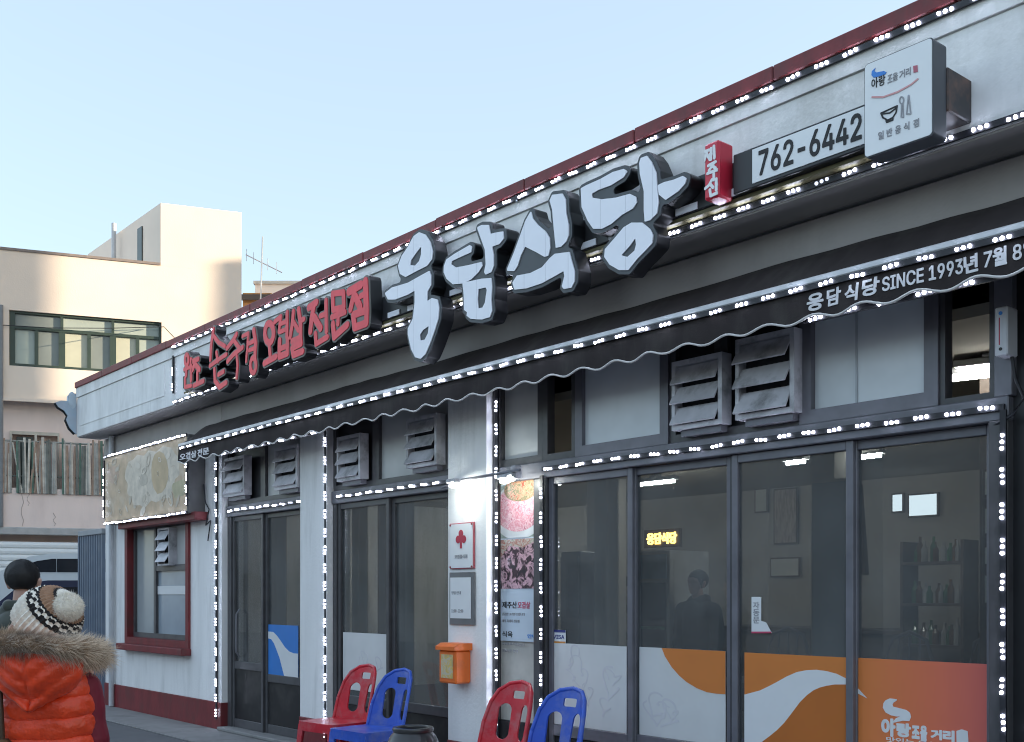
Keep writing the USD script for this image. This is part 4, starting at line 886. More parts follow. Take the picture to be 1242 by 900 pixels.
obj('carcass', bx(a, b, 2.6, 3.1, 0.03, 1.9, 0.01), mk('cupboard_dark', (0.04, 0.045, 0.06), 0.4), t); obj('door', bx(a + 0.02, b - 0.02, 2.58, 2.599, 0.1, 1.85), mk('cupboard_door', (0.05, 0.055, 0.075), 0.35), t)
def table(px, Z, label):
    p = at(px, Z); t = thing('dining_table', label, 'table', (p[0], p[1], 0.03), 0.0, 'dining tables inside the restaurant')
    obj('tabletop', bx(-0.6, 0.6, -0.35, 0.35, 0.70, 0.74, 0.008), mk('table_top', (0.20, 0.16, 0.12), 0.3), t)
    for sx in (-0.5, 0.5):
        for sy in (-0.28, 0.28): obj('leg', bx(sx - 0.02, sx + 0.02, sy - 0.02, sy + 0.02, 0, 0.70), FRAME, t)
def inside_chair(px, Z, label, rot=0.0):
    p = at(px, Z); t = thing('inside_chair', label, 'chair', (p[0], p[1], 0.03), rot, 'dark chairs inside the restaurant')
    obj('seat', bx(-0.2, 0.2, -0.2, 0.2, 0.43, 0.47, 0.01), DARKWOOD, t)
    arc = [(-0.19, 0.19, 0.45), (-0.2, 0.22, 0.85), (-0.13, 0.23, 1.08), (0, 0.235, 1.14), (0.13, 0.23, 1.08), (0.2, 0.22, 0.85), (0.19, 0.19, 0.45)]
    obj('backrest', tube(arc, 0.016, 8), FRAME2, t, smooth=True)
    for q in (-0.08, 0.0, 0.08): obj('spindle', tube([(q, 0.2, 0.46), (q, 0.232, 1.1)], 0.008, 6), FRAME2, t)
    for sx in (-0.17, 0.17):
        for sy in (-0.17, 0.17): obj('leg', bx(sx - 0.015, sx + 0.015, sy - 0.015, sy + 0.015, 0, 0.43), DARKWOOD, t)
table(950, 8.6, 'dining table behind the white wave film'); table(1120, 7.6, 'dining table behind the orange red film'); table(720, 10.2, 'dining table behind the leftmost leaf')
inside_chair(948, 9.3, 'chair at the table behind the white wave film', 0.4); inside_chair(1090, 8.2, 'chair left of the table behind the orange red film', 0.2); inside_chair(1160, 7.6, 'chair right of the table behind the orange red film', -0.5)
def curtain(px0, px1, yy, z0, z1, label, mat, seed):
    a, b = X(px0, yy), X(px1, yy); xs_ = np.linspace(a, b, 60); r_ = random.Random(seed); ph = r_.uniform(0, 6)
    out = Polygon([(x, yy + 0.03 * math.sin((x - a) * 42 + ph) + 0.015 * math.sin((x - a) * 17)) for x in xs_] + [(x, yy + 0.008 + 0.03 * math.sin((x - a) * 42 + ph) + 0.015 * math.sin((x - a) * 17)) for x in xs_[::-1]])
    o = obj('curtain', flat_ext(out.buffer(0), z0, z1), mat, smooth=50); tag(o, label, 'curtain')
CUR = mk('curtain_grey', (0.42, 0.41, 0.38), 0.8, 0.1, 2); CURB = mk('curtain_brown', (0.20, 0.165, 0.13), 0.8, 0.1, 2)
curtain(283, 302, 0.6, 0.4, 2.4, 'grey curtain inside the left leaf of the narrow door', CURB, 1)
curtain(326, 345, 0.7, 0.4, 2.4, 'pale curtain inside the right leaf of the narrow door', CUR, 2)
curtain(424, 446, 0.7, 0.4, 2.4, 'pale curtain inside the sliding door, left leaf', CUR, 3)
curtain(455, 470, 0.7, 0.4, 2.4, 'brown curtain inside the sliding door beside the stile', CURB, 4)
curtain(482, 500, 0.8, 0.4, 2.4, 'pale curtain inside the sliding door, right leaf', CUR, 5)
curtain(724, 752, 1.4, 0.1, 2.5, 'pale hanging cloth inside the leftmost leaf of the wide front', CUR, 6)
t = thing('inside_screen', 'grey room screen inside behind the third leaf', 'screen')
obj('board', bx(X(985, 2.0), X(1024, 2.0), 2.0, 2.05, 0.03, 2.3), mk('screen_grey', (0.26, 0.27, 0.28), 0.6, 0.1, 2), t); obj('foot', bx(X(985, 2.0), X(1024, 2.0), 1.9, 2.15, 0.03, 0.06), FRAME, t)
t = thing('inside_shelf', 'shelf with bottles inside behind the rightmost leaf', 'shelf')
yy = 5.2; a, b = X(1095, yy), X(1165, yy)
for k in range(4):
    obj('board', bx(a, b, yy, yy + 0.3, 0.5 + k * 0.42, 0.53 + k * 0.42), DARKWOOD, t)
    for q in range(9):
        xq = a + 0.08 + q * (b - a - 0.16) / 8 + rng.uniform(-0.03, 0.03); hh = rng.uniform(0.16, 0.28)
        obj('bottle', lathe([(0, 0), (0.035, 0), (0.035, hh * 0.6), (0.014, hh * 0.8), (0.014, hh), (0, hh)], 8, (xq, yy + 0.12, 0.531 + k * 0.42)), mk(('bottle_green', 'bottle_brown', 'bottle_pale')[q % 3], ((0.03, 0.12, 0.05), (0.10, 0.05, 0.02), (0.35, 0.36, 0.36))[q % 3], 0.2), t)
for q in (a - 0.03, b): obj('upright', bx(q, q + 0.03, yy, yy + 0.3, 0.03, 2.0), DARKWOOD, t)
t = thing('inside_shelf', 'low cabinet shelf inside behind the leftmost leaf', 'shelf')
yy = 5.4; a, b = X(745, yy), X(775, yy)
obj('carcass', bx(a, b, yy, yy + 0.35, 0.03, 1.7), DARKWOOD, t)
for k in range(3): obj('goods', bx(a + 0.05, b - 0.05, yy - 0.02, yy - 0.001, 0.6 + k * 0.36, 0.85 + k * 0.36), mk('shelf_goods', (0.25, 0.20, 0.15), 0.5, 0.5, 9), t)
o = obj('hanging_apron', slab(Polygon([(-0.2, 0), (-0.24, -0.75), (0.26, -0.75), (0.2, 0), (0.06, 0.06), (-0.06, 0.06)]).buffer(0.01), 0, 0.05), mk('apron_cloth', (0.40, 0.36, 0.30), 0.8, 0.15, 3))
UsdGeom.Xformable(o).AddTranslateOp().Set(Gf.Vec3d(X(1012, 3.0), 3.05, F(1012, 590, 3.0)[1])); tag(o, 'pale apron hanging inside at the edge of the third leaf', 'apron')

# ------------------------------------------------------------------ plastic chairs and the jar
def chair_shape(mat_name, col):
    mat = mk(mat_name, col, 0.34, 0.12, 5.0, 0.002, 50, dirt=tuple(0.6 * q + 0.12 for q in col), dirt_scale=7, rvar=0.14)
    H = 0.87
    pr = []
    # backrest outline in (x, s): s along the back from the seat up
    back = Polygon([(-0.21, 0.0), (-0.205, 0.18), (-0.185, 0.31), (-0.15, 0.39), (-0.09, 0.435), (0, 0.45), (0.09, 0.435), (0.15, 0.39), (0.185, 0.31), (0.205, 0.18), (0.21, 0.0)]).buffer(0.01)
    slot = lambda cx, a, b, w: LineString([(cx * 0.95, a), (cx, b)]).buffer(w)
    hl = [slot(-0.095, 0.11, 0.26, 0.048), slot(0.095, 0.11, 0.26, 0.048), sbox(-0.045, 0.355, 0.045, 0.385).buffer(0.012)]
    back = back.difference(unary_union(hl))
    m = trimesh.creation.extrude_polygon(back.segmentize(0.02), 0.012, engine='earcut')
    m = m.subdivide_to_size(0.03)
    v = m.vertices.copy()
    s, x, d = v[:, 1], v[:, 0], v[:, 2]
    curve = 0.09 * (x / 0.21) ** 2                          # the back wraps forward at its edges
    lean = 0.05 + s * 0.22
    y = 0.16 + lean - curve + d
    V = np.stack([x, y, 0.42 + s * 0.97], 1)
    b = trimesh.Trimesh(V, m.faces, process=False)
    return mat, b
def make_chair(name, label, col, loc, rot, group, mat_name):
    t = thing(name, label, 'chair', loc, rot, group)
    mat, back = chair_shape(mat_name, col)
    obj('backrest', back, mat, t, smooth=50)
    rim = []
    for k in range(25):
        q = k / 24; x = -0.222 + 0.444 * q if 0 else None
    ol = Polygon([(-0.21, 0.0), (-0.205, 0.18), (-0.185, 0.31), (-0.15, 0.39), (-0.09, 0.435), (0, 0.45), (0.09, 0.435), (0.15, 0.39), (0.185, 0.31), (0.205, 0.18), (0.21, 0.0)]).buffer(0.01)
    cs = [p for p in ol.exterior.segmentize(0.02).coords if p[1] > 0.0]
    cs = sorted(cs, key=lambda p: math.atan2(p[1] - 0.15, -p[0]) if True else 0)
    ang = [math.atan2(p[1] - 0.0, p[0]) for p in cs]
    cs = [p for _, p in sorted(zip(ang, cs))]
    path = [(x, 0.16 + 0.05 + s * 0.22 - 0.09 * (x / 0.21) ** 2 + 0.006, 0.42 + s * 0.97) for x, s in cs]
    obj('back_rim', tube(path, 0.014, 8), mat, t, smooth=True)
    seat = Polygon([(-0.20, -0.21), (0.20, -0.21), (0.215, 0.0), (0.20, 0.19), (-0.20, 0.19), (-0.215, 0.0)]).buffer(0.03)
    sm = flat_ext(seat, 0.405, 0.43)
    obj('seat', sm, mat, t, smooth=50)
    obj('seat_apron', flat_ext(seat.difference(seat.buffer(-0.012)), 0.355, 0.406), mat, t, smooth=50)
    for sx, sy in ((-1, -1), (1, -1), (-1, 1), (1, 1)):
        lg = Polygon([(0, 0), (0.065, 0), (0.065, 0.012), (0.012, 0.012), (0.012, 0.065), (0, 0.065)])
        top = np.array([(p[0], p[1]) for p in lg.exterior.coords[:-1]])
        r0 = np.stack([sx * (0.225 - top[:, 0]), sy * (0.235 - top[:, 1]), np.full(6, 0.405)], 1)
        r1 = np.stack([sx * (0.255 - top[:, 0] * 0.75), sy * (0.265 - top[:, 1] * 0.75), np.full(6, 0.0)], 1)
        obj('leg', loft([r0, r1]), mat, t)
    return t
def chair_place(px, py_top, top=0.875):
    Z = (EYE - top) * FPX / (py_top - HOR); p = at(px, Z); return (p[0] , p[1] - 0.27, 0.0125 if p[1] - 0.27 > -0.4 else 0.0)
RC, BC = (0.58, 0.018, 0.035), (0.03, 0.10, 0.52)
GC = 'plastic chairs in front of the restaurant'
make_chair('red_chair', 'red plastic chair beside the blue one near the left pillar', RC, chair_place(445, 806), 0.12, GC, 'red_plastic')
make_chair('blue_chair', 'blue plastic chair behind the dark jar', BC, chair_place(487, 811), 0.08, GC, 'blue_plastic')
make_chair('red_chair', 'red plastic chair below the meat poster', RC, chair_place(629, 826), 0.06, GC, 'red_plastic')
make_chair('blue_chair', 'nearest blue plastic chair in front of the white film', BC, chair_place(691, 834), 0.05, GC, 'blue_plastic')
p = at(501, 7.4)
t = thing('pottery_jar', 'dark glazed pottery jar on the ground before the chairs', 'jar', (p[0], p[1], 0))
JAR = mk('dark_glaze', (0.035, 0.034, 0.036), 0.25, 0.2, 5, coat=0.3)
obj('pot', lathe([(0.0, 0.0), (0.14, 0.0), (0.19, 0.12), (0.215, 0.26), (0.20, 0.40), (0.155, 0.50), (0.125, 0.535), (0.115, 0.53), (0.14, 0.48), (0.18, 0.38), (0.0, 0.05)], 36), JAR, t, smooth=40)
obj('rim', lathe([(0.112, 0.528), (0.135, 0.528), (0.142, 0.545), (0.135, 0.56), (0.114, 0.56), (0.108, 0.545), (0.112, 0.528)], 36), JAR, t, smooth=60)

# ------------------------------------------------------------------ metal fence beside the wall
t = thing('metal_fence', 'blue grey corrugated metal fence left of the restaurant wall', 'fence')
MF = mk('fence_blue_grey', (0.13, 0.165, 0.22), 0.45, 0.12, 4, dirt=(0.18, 0.2, 0.23))
fa, fb = X(99), XL - 0.02
zt = F(110, 645)[1]
nn = max(6, int((fb - fa) / 0.09)); w_ = (fb - fa) / nn
for k in range(nn):
    x0 = fa + k * w_
    obj('panel_rib', flat_ext(Polygon([(x0, 0.0), (x0 + w_ * 0.25, -0.03), (x0 + w_ * 0.6, -0.03), (x0 + w_ * 0.85, 0.0), (x0 + w_ * 0.998, 0.0), (x0 + w_ * 0.998, 0.004), (x0 + w_ * 0.86, 0.004), (x0 + w_ * 0.62, -0.026), (x0 + w_ * 0.24, -0.026), (x0, 0.004)]).buffer(0), 0.0, zt - 0.05), MF, t)
obj('top_rail', bx(fa - 0.02, fb, -0.045, 0.03, zt - 0.05, zt + 0.02, 0.005), mk('fence_rail', (0.30, 0.32, 0.34), 0.5), t)
obj('post', bx(fa - 0.04, fa + 0.0, -0.04, 0.03, 0, zt - 0.05, 0.005), MF, t)

# ------------------------------------------------------------------ the building across the side street
LB_Z = 25.7
P0 = np.array([(60 - CX) / FPX * LB_Z, LB_Z])               # camera frame (right, depth)
LD = np.array([math.sin(math.radians(69.7)), math.cos(math.radians(69.7))])
LN = np.array([-LD[1], LD[0]])                             # into the building
def c2w(q): return q[0] * RGT + q[1] * FWD + np.array([0, -DIST])
LORG = c2w(P0); LDW = LD[0] * RGT + LD[1] * FWD; LNW = LN[0] * RGT + LN[1] * FWD
LROT = math.atan2(LDW[1], LDW[0])
def LB(px, py, d=0.0):                                     # pixel -> (s along front, z) on the plane d behind the front
    u = (px - CX) / FPX
    q = P0 + LN * d
    s = (q[0] - u * q[1]) / (u * LD[1] - LD[0])
    Z = q[1] + s * LD[1]
    return s, EYE + (HOR - py) * Z / FPX
PINK = mk('pink_render', (0.82, 0.665, 0.60), 0.8, 0.05, 1.0, 0.003, 30, stretch=(1.3, 1.3, 0.5), dirt=(0.66, 0.52, 0.47), dirt_scale=0.6)
CREAM = mk('cream_render', (0.76, 0.64, 0.535), 0.8, 0.05, 0.8, 0.003, 30)
GREEN = mk('green_frame', (0.030, 0.048, 0.036), 0.45, 0.15, 5)
lb = thing('apartment_building', 'cream and pink three storey building with stair tower and green framed windows', 'building', (LORG[0], LORG[1], 0), LROT)
s0 = -9.0
sT, zpar = LB(195, 322); s1 = LB(293, 300)[0]
ztow = LB(195, 246)[1]
zw0, zw1 = LB(100, 449)[1], LB(100, 383)[1]
wA, wB = LB(11, 400)[0], LB(196, 400)[0]
zf2 = LB(60, 593)[1]; zf1 = LB(60, 640)[1]; zbt = LB(60, 485)[1]
ZR = LB(60, 534)[1]
# front wall with openings (upper window band), loggia behind the railing, shop front below
up = sbox(s0, zbt, s1, zpar).difference(sbox(wA, zw0, wB, zw1))
obj('upper_wall', slab(up, 0.0, 0.3), CREAM, lb)
obj('string_course', bx(s0, s1, -0.06, 0.0, zbt - 0.08, zbt - 0.001), CREAM, lb)
obj('loggia_wall', slab(sbox(s0, zf1, s1, zbt).difference(sbox(LB(14, 530, 0.35)[0], zf2, LB(70, 530, 0.35)[0], LB(40, 527, 0.35)[1])), 0.35, 0.6), PINK, lb)
obj('loggia_ceiling', bx(s0, s1, 0.001, 0.35, zbt, zbt + 0.08), PINK, lb)
obj('balcony_wall', bx(s0, s1, 0.0, 0.2, zf1, zf2), PINK, lb)
obj('balcony_floor', bx(s0, s1, 0.21, 0.35, zf1, zf1 + 0.12), CONC, lb)
obj('loggia_side', bx(LB(117, 520)[0] + 3.4, s1, 0.02, 0.34, zf2, zbt - 0.001), PINK, lb)
obj('core', bx(s0, s1 - 0.02, 0.61, 8.0, 0.0, zpar - 0.25), PINK, lb)
obj('canopy', bx(s0, s1 + 2, -0.05, 0.0, zf1 - 0.18, zf1 - 0.002, 0.02), mk('canopy_grey', (0.42, 0.41, 0.40), 0.7), lb)
SH = mk('shutter_white', (0.78, 0.80, 0.80), 0.5, 0.06, 2, dirt=(0.68, 0.70, 0.70))
sh = part('shutter', lb, 'white horizontally ribbed shutter of the ground floor')
nz = int((zf1 - 0.2) / 0.15)
for k in range(nz):
    z0 = k * 0.15
    obj('slat', side_ext([(0.02, z0), (-0.02, z0 + 0.02), (-0.03, z0 + 0.075), (-0.02, z0 + 0.13), (0.02, z0 + 0.149)], s0, s1 + 2), SH, sh)
# window band
wn = part('window', lb, 'wide green framed window band of the top floor')
zmid = zw0 + (zw1 - zw0) * 0.68
npx = [LB(q, 400)[0] for q in (11, 44, 75, 108, 137, 167, 196)]
obj('frame', slab(sbox(wA, zw0, wB, zw1).difference(sbox(wA + 0.12, zw0 + 0.07, wB - 0.06, zw1 - 0.05)), 0.06, 0.2), GREEN, wn)
for i, q in enumerate(npx[1:-1]): obj('mullion', bx(q - (0.07 if i in (1, 3) else 0.04), q + (0.07 if i in (1, 3) else 0.04), 0.07, 0.19, zw0 + 0.07, zmid), GREEN, wn)
for i in (2, 4): obj('mullion', bx(npx[i] - 0.03, npx[i] + 0.03, 0.07, 0.19, zmid + 0.07, zw1 - 0.05), GREEN, wn)
obj('transom', bx(wA + 0.12, wB - 0.06, 0.065, 0.195, zmid, zmid + 0.07), GREEN, wn)
cur = [mk('curtain_pane_pale', (0.34, 0.38, 0.33), 0.12, 0.08, 1.2), mk('curtain_pane_grey', (0.20, 0.22, 0.20), 0.12, 0.12, 1.2), mk('warm_reflection_pane', (0.46, 0.45, 0.34), 0.12, 0.08, 1.2)]  # yellowish tone has warm reflected light put into the pane colour
for i in range(6):
    obj('pane', bx(npx[i] + (0.12 if i == 0 else 0.04), npx[i + 1] - (0.06 if i == 5 else 0.04), 0.12 + 0.01 * (i % 2), 0.13 + 0.01 * (i % 2), zw0 + 0.07, zmid), cur[(0, 1, 2, 1, 2, 0)[i]], wn)
for i in (0, 2, 4):
    obj('pane', bx(npx[i] + (0.12 if i == 0 else 0.03), npx[i + 2] - (0.06 if i == 4 else 0.03), 0.13, 0.14, zmid + 0.07, zw1 - 0.05), cur[1 if i == 0 else 0], wn)
obj('lower_window', bx(LB(20, 560, 0.35)[0], LB(40, 560, 0.35)[0], 0.40, 0.44, zf2, LB(40, 530, 0.35)[1]), mk('dark_opening', (0.03, 0.04, 0.035), 0.3), lb)
fr = sbox(LB(12, 530, 0.35)[0], zf2, LB(72, 530, 0.35)[0], LB(40, 524, 0.35)[1])
obj('lower_window_frame', slab(fr.difference(sbox(LB(15, 530, 0.35)[0], zf2, LB(42, 530, 0.35)[0], LB(40, 528, 0.35)[1])).difference(sbox(LB(45, 530, 0.35)[0], zf2, LB(70, 530, 0.35)[0], LB(40, 528, 0.35)[1])), 0.29, 0.349), mk('window_cream', (0.55, 0.5, 0.42), 0.6), lb)
for q, za_, zb_ in ((LB(27, 600)[0], zf1 + 0.02, zf2 - 0.05), (LB(34, 600)[0], zf1 + 0.5, zf2 - 0.02), (LB(66, 600)[0], zf1 + 0.05, zf1 + 0.35)):
    obj('crack', tube([(q + 0.03 * math.sin(k * 1.9), -0.001, za_ + (zb_ - za_) * k / 6) for k in range(7)], 0.008, 5), mk('crack_brown', (0.42, 0.33, 0.29), 0.8), lb)
obj('outdoor_unit', bx(LB(100, 560)[0] + 0.1, LB(100, 560)[0] + 0.9, 0.05, 0.33, zf2, zf2 + 0.6, 0.02), SH, lb) if False else None
# stair tower: its side runs parallel to the restaurant front
tx = np.array([-1.0, 0.0]); a_ = math.cos(-LROT) * tx[0] - math.sin(-LROT) * tx[1]; b_ = math.sin(-LROT) * tx[0] + math.cos(-LROT) * tx[1]
bk = np.array([a_, b_]); Lt = 5.2
tow = Polygon([(sT, 0.0), (s1, 0.0), (s1 + bk[0] * Lt, bk[1] * Lt), (sT + bk[0] * Lt, bk[1] * Lt)])
obj('stair_tower', flat_ext(tow, zpar + 0.001, ztow), CREAM, lb)
sidew = []
for q0, q1, z0, z1 in ((1.15, 1.45, zpar + 0.05, zpar + 1.25),):
    P = [np.array([sT, 0]) + bk * q for q in (q0, q1)]
    nrm = np.array([-abs(bk[1]), 0]) ; nrm = np.array([bk[1], -bk[0]]); nrm = nrm if nrm[0] < 0 else -nrm
    poly = Polygon([P[0] + nrm * 0.03, P[1] + nrm * 0.03, P[1] - nrm * 0.05, P[0] - nrm * 0.05])
    obj('tower_window', flat_ext(poly, z0, z1), mk('dark_opening', (0.03, 0.04, 0.035), 0.3), lb)
obj('vent_pipe', tube([(LB(138, 310, 2.5)[0], 2.5, zpar - 0.2), (LB(138, 310, 2.5)[0], 2.5, LB(138, 271, 2.5)[1])], 0.06, 8), mk('pipe_steel', (0.5, 0.5, 0.5), 0.4), lb)
obj('parapet_cap', bx(s0, sT - 0.005, -0.03, 0.33, zpar + 0.001, zpar + 0.06), mk('cap_brown', (0.22, 0.18, 0.16), 0.6), lb)
o = obj('downpipe', tube([(LB(2, 400)[0], -0.06, zf1), (LB(2, 400)[0], -0.06, zpar - 1.3)], 0.04, 8), mk('pipe_grey', (0.16, 0.17, 0.18), 0.5), lb)
# sticks of the balcony screen
STK = [mk('stick_' + n_, c, 0.8, 0.25, 6) for n_, c in (('grey', (0.34, 0.33, 0.30)), ('pale', (0.52, 0.48, 0.42)), ('dark', (0.15, 0.155, 0.14)), ('green', (0.10, 0.16, 0.125)), ('brown', (0.30, 0.21, 0.16)))]
sa, sb = LB(2, 560, -0.03)[0], LB(124, 560, -0.03)[0]
k = 0; q = sa
rs = part('balcony_screen', lb, 'rough upright sticks tied to the balcony railing')
while q < sb + 1.5:
    w_ = rng.uniform(0.035, 0.075); tilt = rng.uniform(-0.03, 0.03) if rng.random() > 0.10 else rng.uniform(-0.3, 0.3)
    h_ = ZR - zf2 + rng.uniform(-0.12, 0.06)
    obj('stick', tube([(q, -0.03 + rng.uniform(-0.02, 0.02), zf2 - 0.12), (q + tilt, -0.03, zf2 + h_)], w_ / 2, 6), rng.choice([STK[0], STK[0], STK[1], STK[1], STK[2], STK[3], STK[4]]), rs)
    q += w_ * 0.72 + (rng.uniform(0.0, 0.008) if rng.random() > 0.07 else 0.11)
obj('railing_bar', tube([(sa - 0.3, 0.02, ZR - 0.05), (sb + 1.6, 0.02, ZR - 0.05)], 0.025, 6), STK[0], rs); obj('railing_bar', tube([(sa - 0.3, 0.02, zf2 + 0.28), (sb + 1.6, 0.02, zf2 + 0.28)], 0.02, 6), STK[2], rs)
obj('green_cloth', bx(LB(0, 560)[0] - 0.1, LB(4, 560)[0], -0.07, -0.05, LB(2, 590)[1], LB(2, 545)[1]), mk('green_cloth', (0.03, 0.12, 0.13), 0.8), rs)

# ------------------------------------------------------------------ roofs beyond the fascia, aerial
def far_box(px0, px1, pyt, Z, d, h0=0.0):
    a, b = at(px0, Z, pyt), at(px1, Z, pyt); return a, b
p = at(312, 32, 345); zt = p[2]
t = thing('roof_hut', 'small brown rooftop hut with dark slanting roof behind the red edge', 'hut', (p[0], p[1], 0), math.radians(50.3))
obj('wall', bx(-0.42, 0.42, 0, 2.5, 5.0, zt - 0.25), mk('hut_brown', (0.30, 0.17, 0.07), 0.7, 0.35, 5), t)
for k in range(7): obj('board', bx(-0.44, 0.44, -0.03, 0.0, 5.2 + k * 0.48, 5.2 + k * 0.48 + 0.42), mk('hut_brown_board', (0.34, 0.18, 0.07), 0.7, 0.4, 4), t)
obj('roof', side_ext([(-0.2, zt - 0.5), (-0.2, zt - 0.34), (2.7, zt + 0.25), (2.7, zt + 0.1)], -0.5, 0.5), BLACK, t)
p = at(350, 36, 341)
t = thing('pale_house', 'pale beige house top behind the rooftop hut', 'building', (p[0], p[1], 0), math.radians(50.3))
obj('wall', bx(-1.1, 0.5, 0, 4, 0, p[2] - 0.1), CREAM, t); obj('parapet', bx(-1.15, 0.55, -0.05, 4.05, p[2] - 0.1, p[2]), mk('cap_pale', (0.5, 0.45, 0.38), 0.7), t)
p = at(316, 31, 345)
t = thing('aerial', 'thin television aerial on the rooftop hut', 'aerial', (p[0], p[1], 0), math.radians(50.3))
ST = mk('aerial_steel', (0.32, 0.35, 0.38), 0.4, metallic=0.5)
z0, z1 = p[2] - 0.5, at(316, 31, 287)[2]
obj('mast', tube([(0, 0, z0), (0.06, 0, z1)], 0.022, 6), ST, t)
zb = at(316, 31, 314)[2]
obj('boom', tube([(-0.42, 0, zb + 0.12), (0.55, 0.3, zb - 0.3)], 0.016, 6), ST, t)
for q in (-0.4, -0.2, 0.2, 0.45):
    zq = zb + 0.12 - 0.42 * (q + 0.42) / 0.97
    obj('element', tube([(q, 0.0, zq - 0.17), (q, 0.02, zq + 0.17)], 0.010, 5), ST, t)
o = obj('wire_stub', tube([F(626, 231, FY)[:1] + (FY, F(626, 231, FY)[1]), F(631, 246, FY)[:1] + (FY - 0.03, F(631, 246, FY)[1])], 0.008, 6), ST); tag(o, 'short bright wire stub standing on the red roof edge', 'wire')

# ------------------------------------------------------------------ parked vehicles at the far left
def van(loc, rot, name, label, body, dark, L, H, sill, cat):
    """Side outline (x to the front) swept across the width, with inset windows, wheels and lamps."""
    t = thing(name, label, cat, loc, rot)
    W = 1.75
    o = Polygon([(-L / 2, 0.35), (-L / 2 + 0.02, sill), (-L / 2 + 0.18, H - 0.08), (-L / 2 + 0.4, H), (L / 2 - 1.75, H), (L / 2 - 1.35, H - 0.06), (L / 2 - 0.75, sill + 0.02), (L / 2 - 0.1, sill - 0.2), (L / 2, sill - 0.4), (L / 2, 0.35)]).buffer(0.05).buffer(-0.05)
    for q in (-L / 2 + 0.8, L / 2 - 0.8): o = o.difference(Point(q, 0.33).buffer(0.38))
    m = slab(o, -W / 2, W / 2); obj('body', m, body, t, smooth=30)
    gl = Polygon([(-L / 2 + 0.35, sill + 0.04), (-L / 2 + 0.42, H - 0.1), (L / 2 - 1.78, H - 0.1), (L / 2 - 1.5, H - 0.14), (L / 2 - 0.95, sill + 0.05)])
    for sgn in (-1, 1):
        yy = sgn * (W / 2 + 0.004)
        for a, b in ((-L / 2, -0.32), (-0.305, L / 2 - 1.87), (L / 2 - 1.855, L / 2)):
            g_ = gl.intersection(sbox(a, 0, b, 9))
            if geoms(g_): obj('side_window', slab(g_, min(yy, yy + 0.006 * sgn), max(yy, yy + 0.006 * sgn)), dark, t)
    for q in (-L / 2 + 0.8, L / 2 - 0.8):
        for sgn in (-1, 1):
            c = trimesh.creation.cylinder(0.33, 0.2, sections=24); c.apply_transform(trimesh.transformations.rotation_matrix(math.pi / 2, [1, 0, 0])); c.apply_translation((q, sgn * (W / 2 - 0.1), 0.33))
            wh = obj('wheel', c, mk('tyre', (0.02, 0.02, 0.02), 0.7), t)
            c = trimesh.creation.cylinder(0.2, 0.22, sections=16); c.apply_transform(trimesh.transformations.rotation_matrix(math.pi / 2, [1, 0, 0])); c.apply_translation((q, sgn * (W / 2 - 0.1), 0.33))
            obj('rim', c, mk('wheel_rim', (0.4, 0.4, 0.42), 0.3, metallic=0.8), wh)
    for sgn in (-1, 1): obj('headlight', bx(L / 2 - 0.06, L / 2 + 0.01, sgn * 0.5, sgn * 0.8, sill - 0.38, sill - 0.22, 0.02), PRINTW, t)
    obj('windscreen', bx(L / 2 - 1.0, L / 2 - 0.99, -0.7, 0.7, sill + 0.05, sill + 0.1), dark, t)
    return t
CARG = mk('car_glass_dark', (0.012, 0.014, 0.018), 0.06, 0.1, 3)
rv = math.radians(50.3) + math.pi
p = at(110, 21.0); van((p[0], p[1], 0), rv, 'white_van', 'white van with dark side windows parked by the shutter', mk('car_white', (0.6, 0.63, 0.64), 0.3, 0.03, coat=0.5), CARG, 4.3, 2.22, 1.83, 'van')
p = at(122, 17.0); van((p[0], p[1], 0), rv, 'blue_car', 'dark blue car behind the metal fence', mk('car_blue', (0.018, 0.024, 0.055), 0.25, 0.05, coat=0.8), CARG, 4.4, 1.67, 1.1, 'car')

# ------------------------------------------------------------------ people
CAMROT = math.atan2(FWD[1], FWD[0]) - math.pi / 2          # local +y = away from the camera
SKIN = mk('skin', (0.50, 0.30, 0.23), 0.5, 0.06, 20)
HAIR = mk('black_hair', (0.008, 0.0075, 0.0075), 0.6, 0.3, 60, 0.003, 160)
def hair_strands(center, rad, n, ln, seed, zmin=-0.3, ymax=9):
    r = np.random.default_rng(seed); V, Fc = [], []
    while len(Fc) < n:
        d = r.normal(size=3); d /= np.linalg.norm(d)
        if d[2] < zmin or d[1] > ymax: continue
        p = center + d * rad; t = r.normal(size=3) * 0.25 + np.array([0, -0.2, -0.8]); t -= d * (t @ d); t = t / (np.linalg.norm(t) + 1e-9)
        s = np.cross(d, t) * 0.0009; k = len(V)
        V += [p - s, p + s, p + t * ln + d * ln * 0.12]; Fc.append((k, k + 1, k + 2))
    return trimesh.Trimesh(np.array(V), np.array(Fc), process=False)
def head_mesh(c, yaw, s=1.0):
    """Head facing local +y before yaw: skull, jaw, nose, brows, ears, lips."""
    h = bones([((0, -0.015, 0.03), 0.088, (0, 0.01, 0.02), 0.082), ((0, 0.02, -0.01), 0.072, (0, 0.045, -0.075), 0.042), ((0, 0.075, 0.0), 0.013, (0, 0.098, -0.028), 0.014),
               ((-0.094, -0.008, 0.004), 0.018, (-0.089, 0.0, -0.036), 0.012), ((0.094, -0.008, 0.004), 0.018, (0.089, 0.0, -0.036), 0.012),
               ((-0.022, 0.078, -0.06), 0.009, (0.022, 0.078, -0.06), 0.009), ((-0.04, 0.072, 0.028), 0.012, (0.04, 0.072, 0.028), 0.012)], 0.009, 4)
    v = h.vertices * s; cy, sy = math.cos(yaw), math.sin(yaw)
    h.vertices = np.stack([v[:, 0] * cy - v[:, 1] * sy, v[:, 0] * sy + v[:, 1] * cy, v[:, 2]], 1) + np.array(c); return h
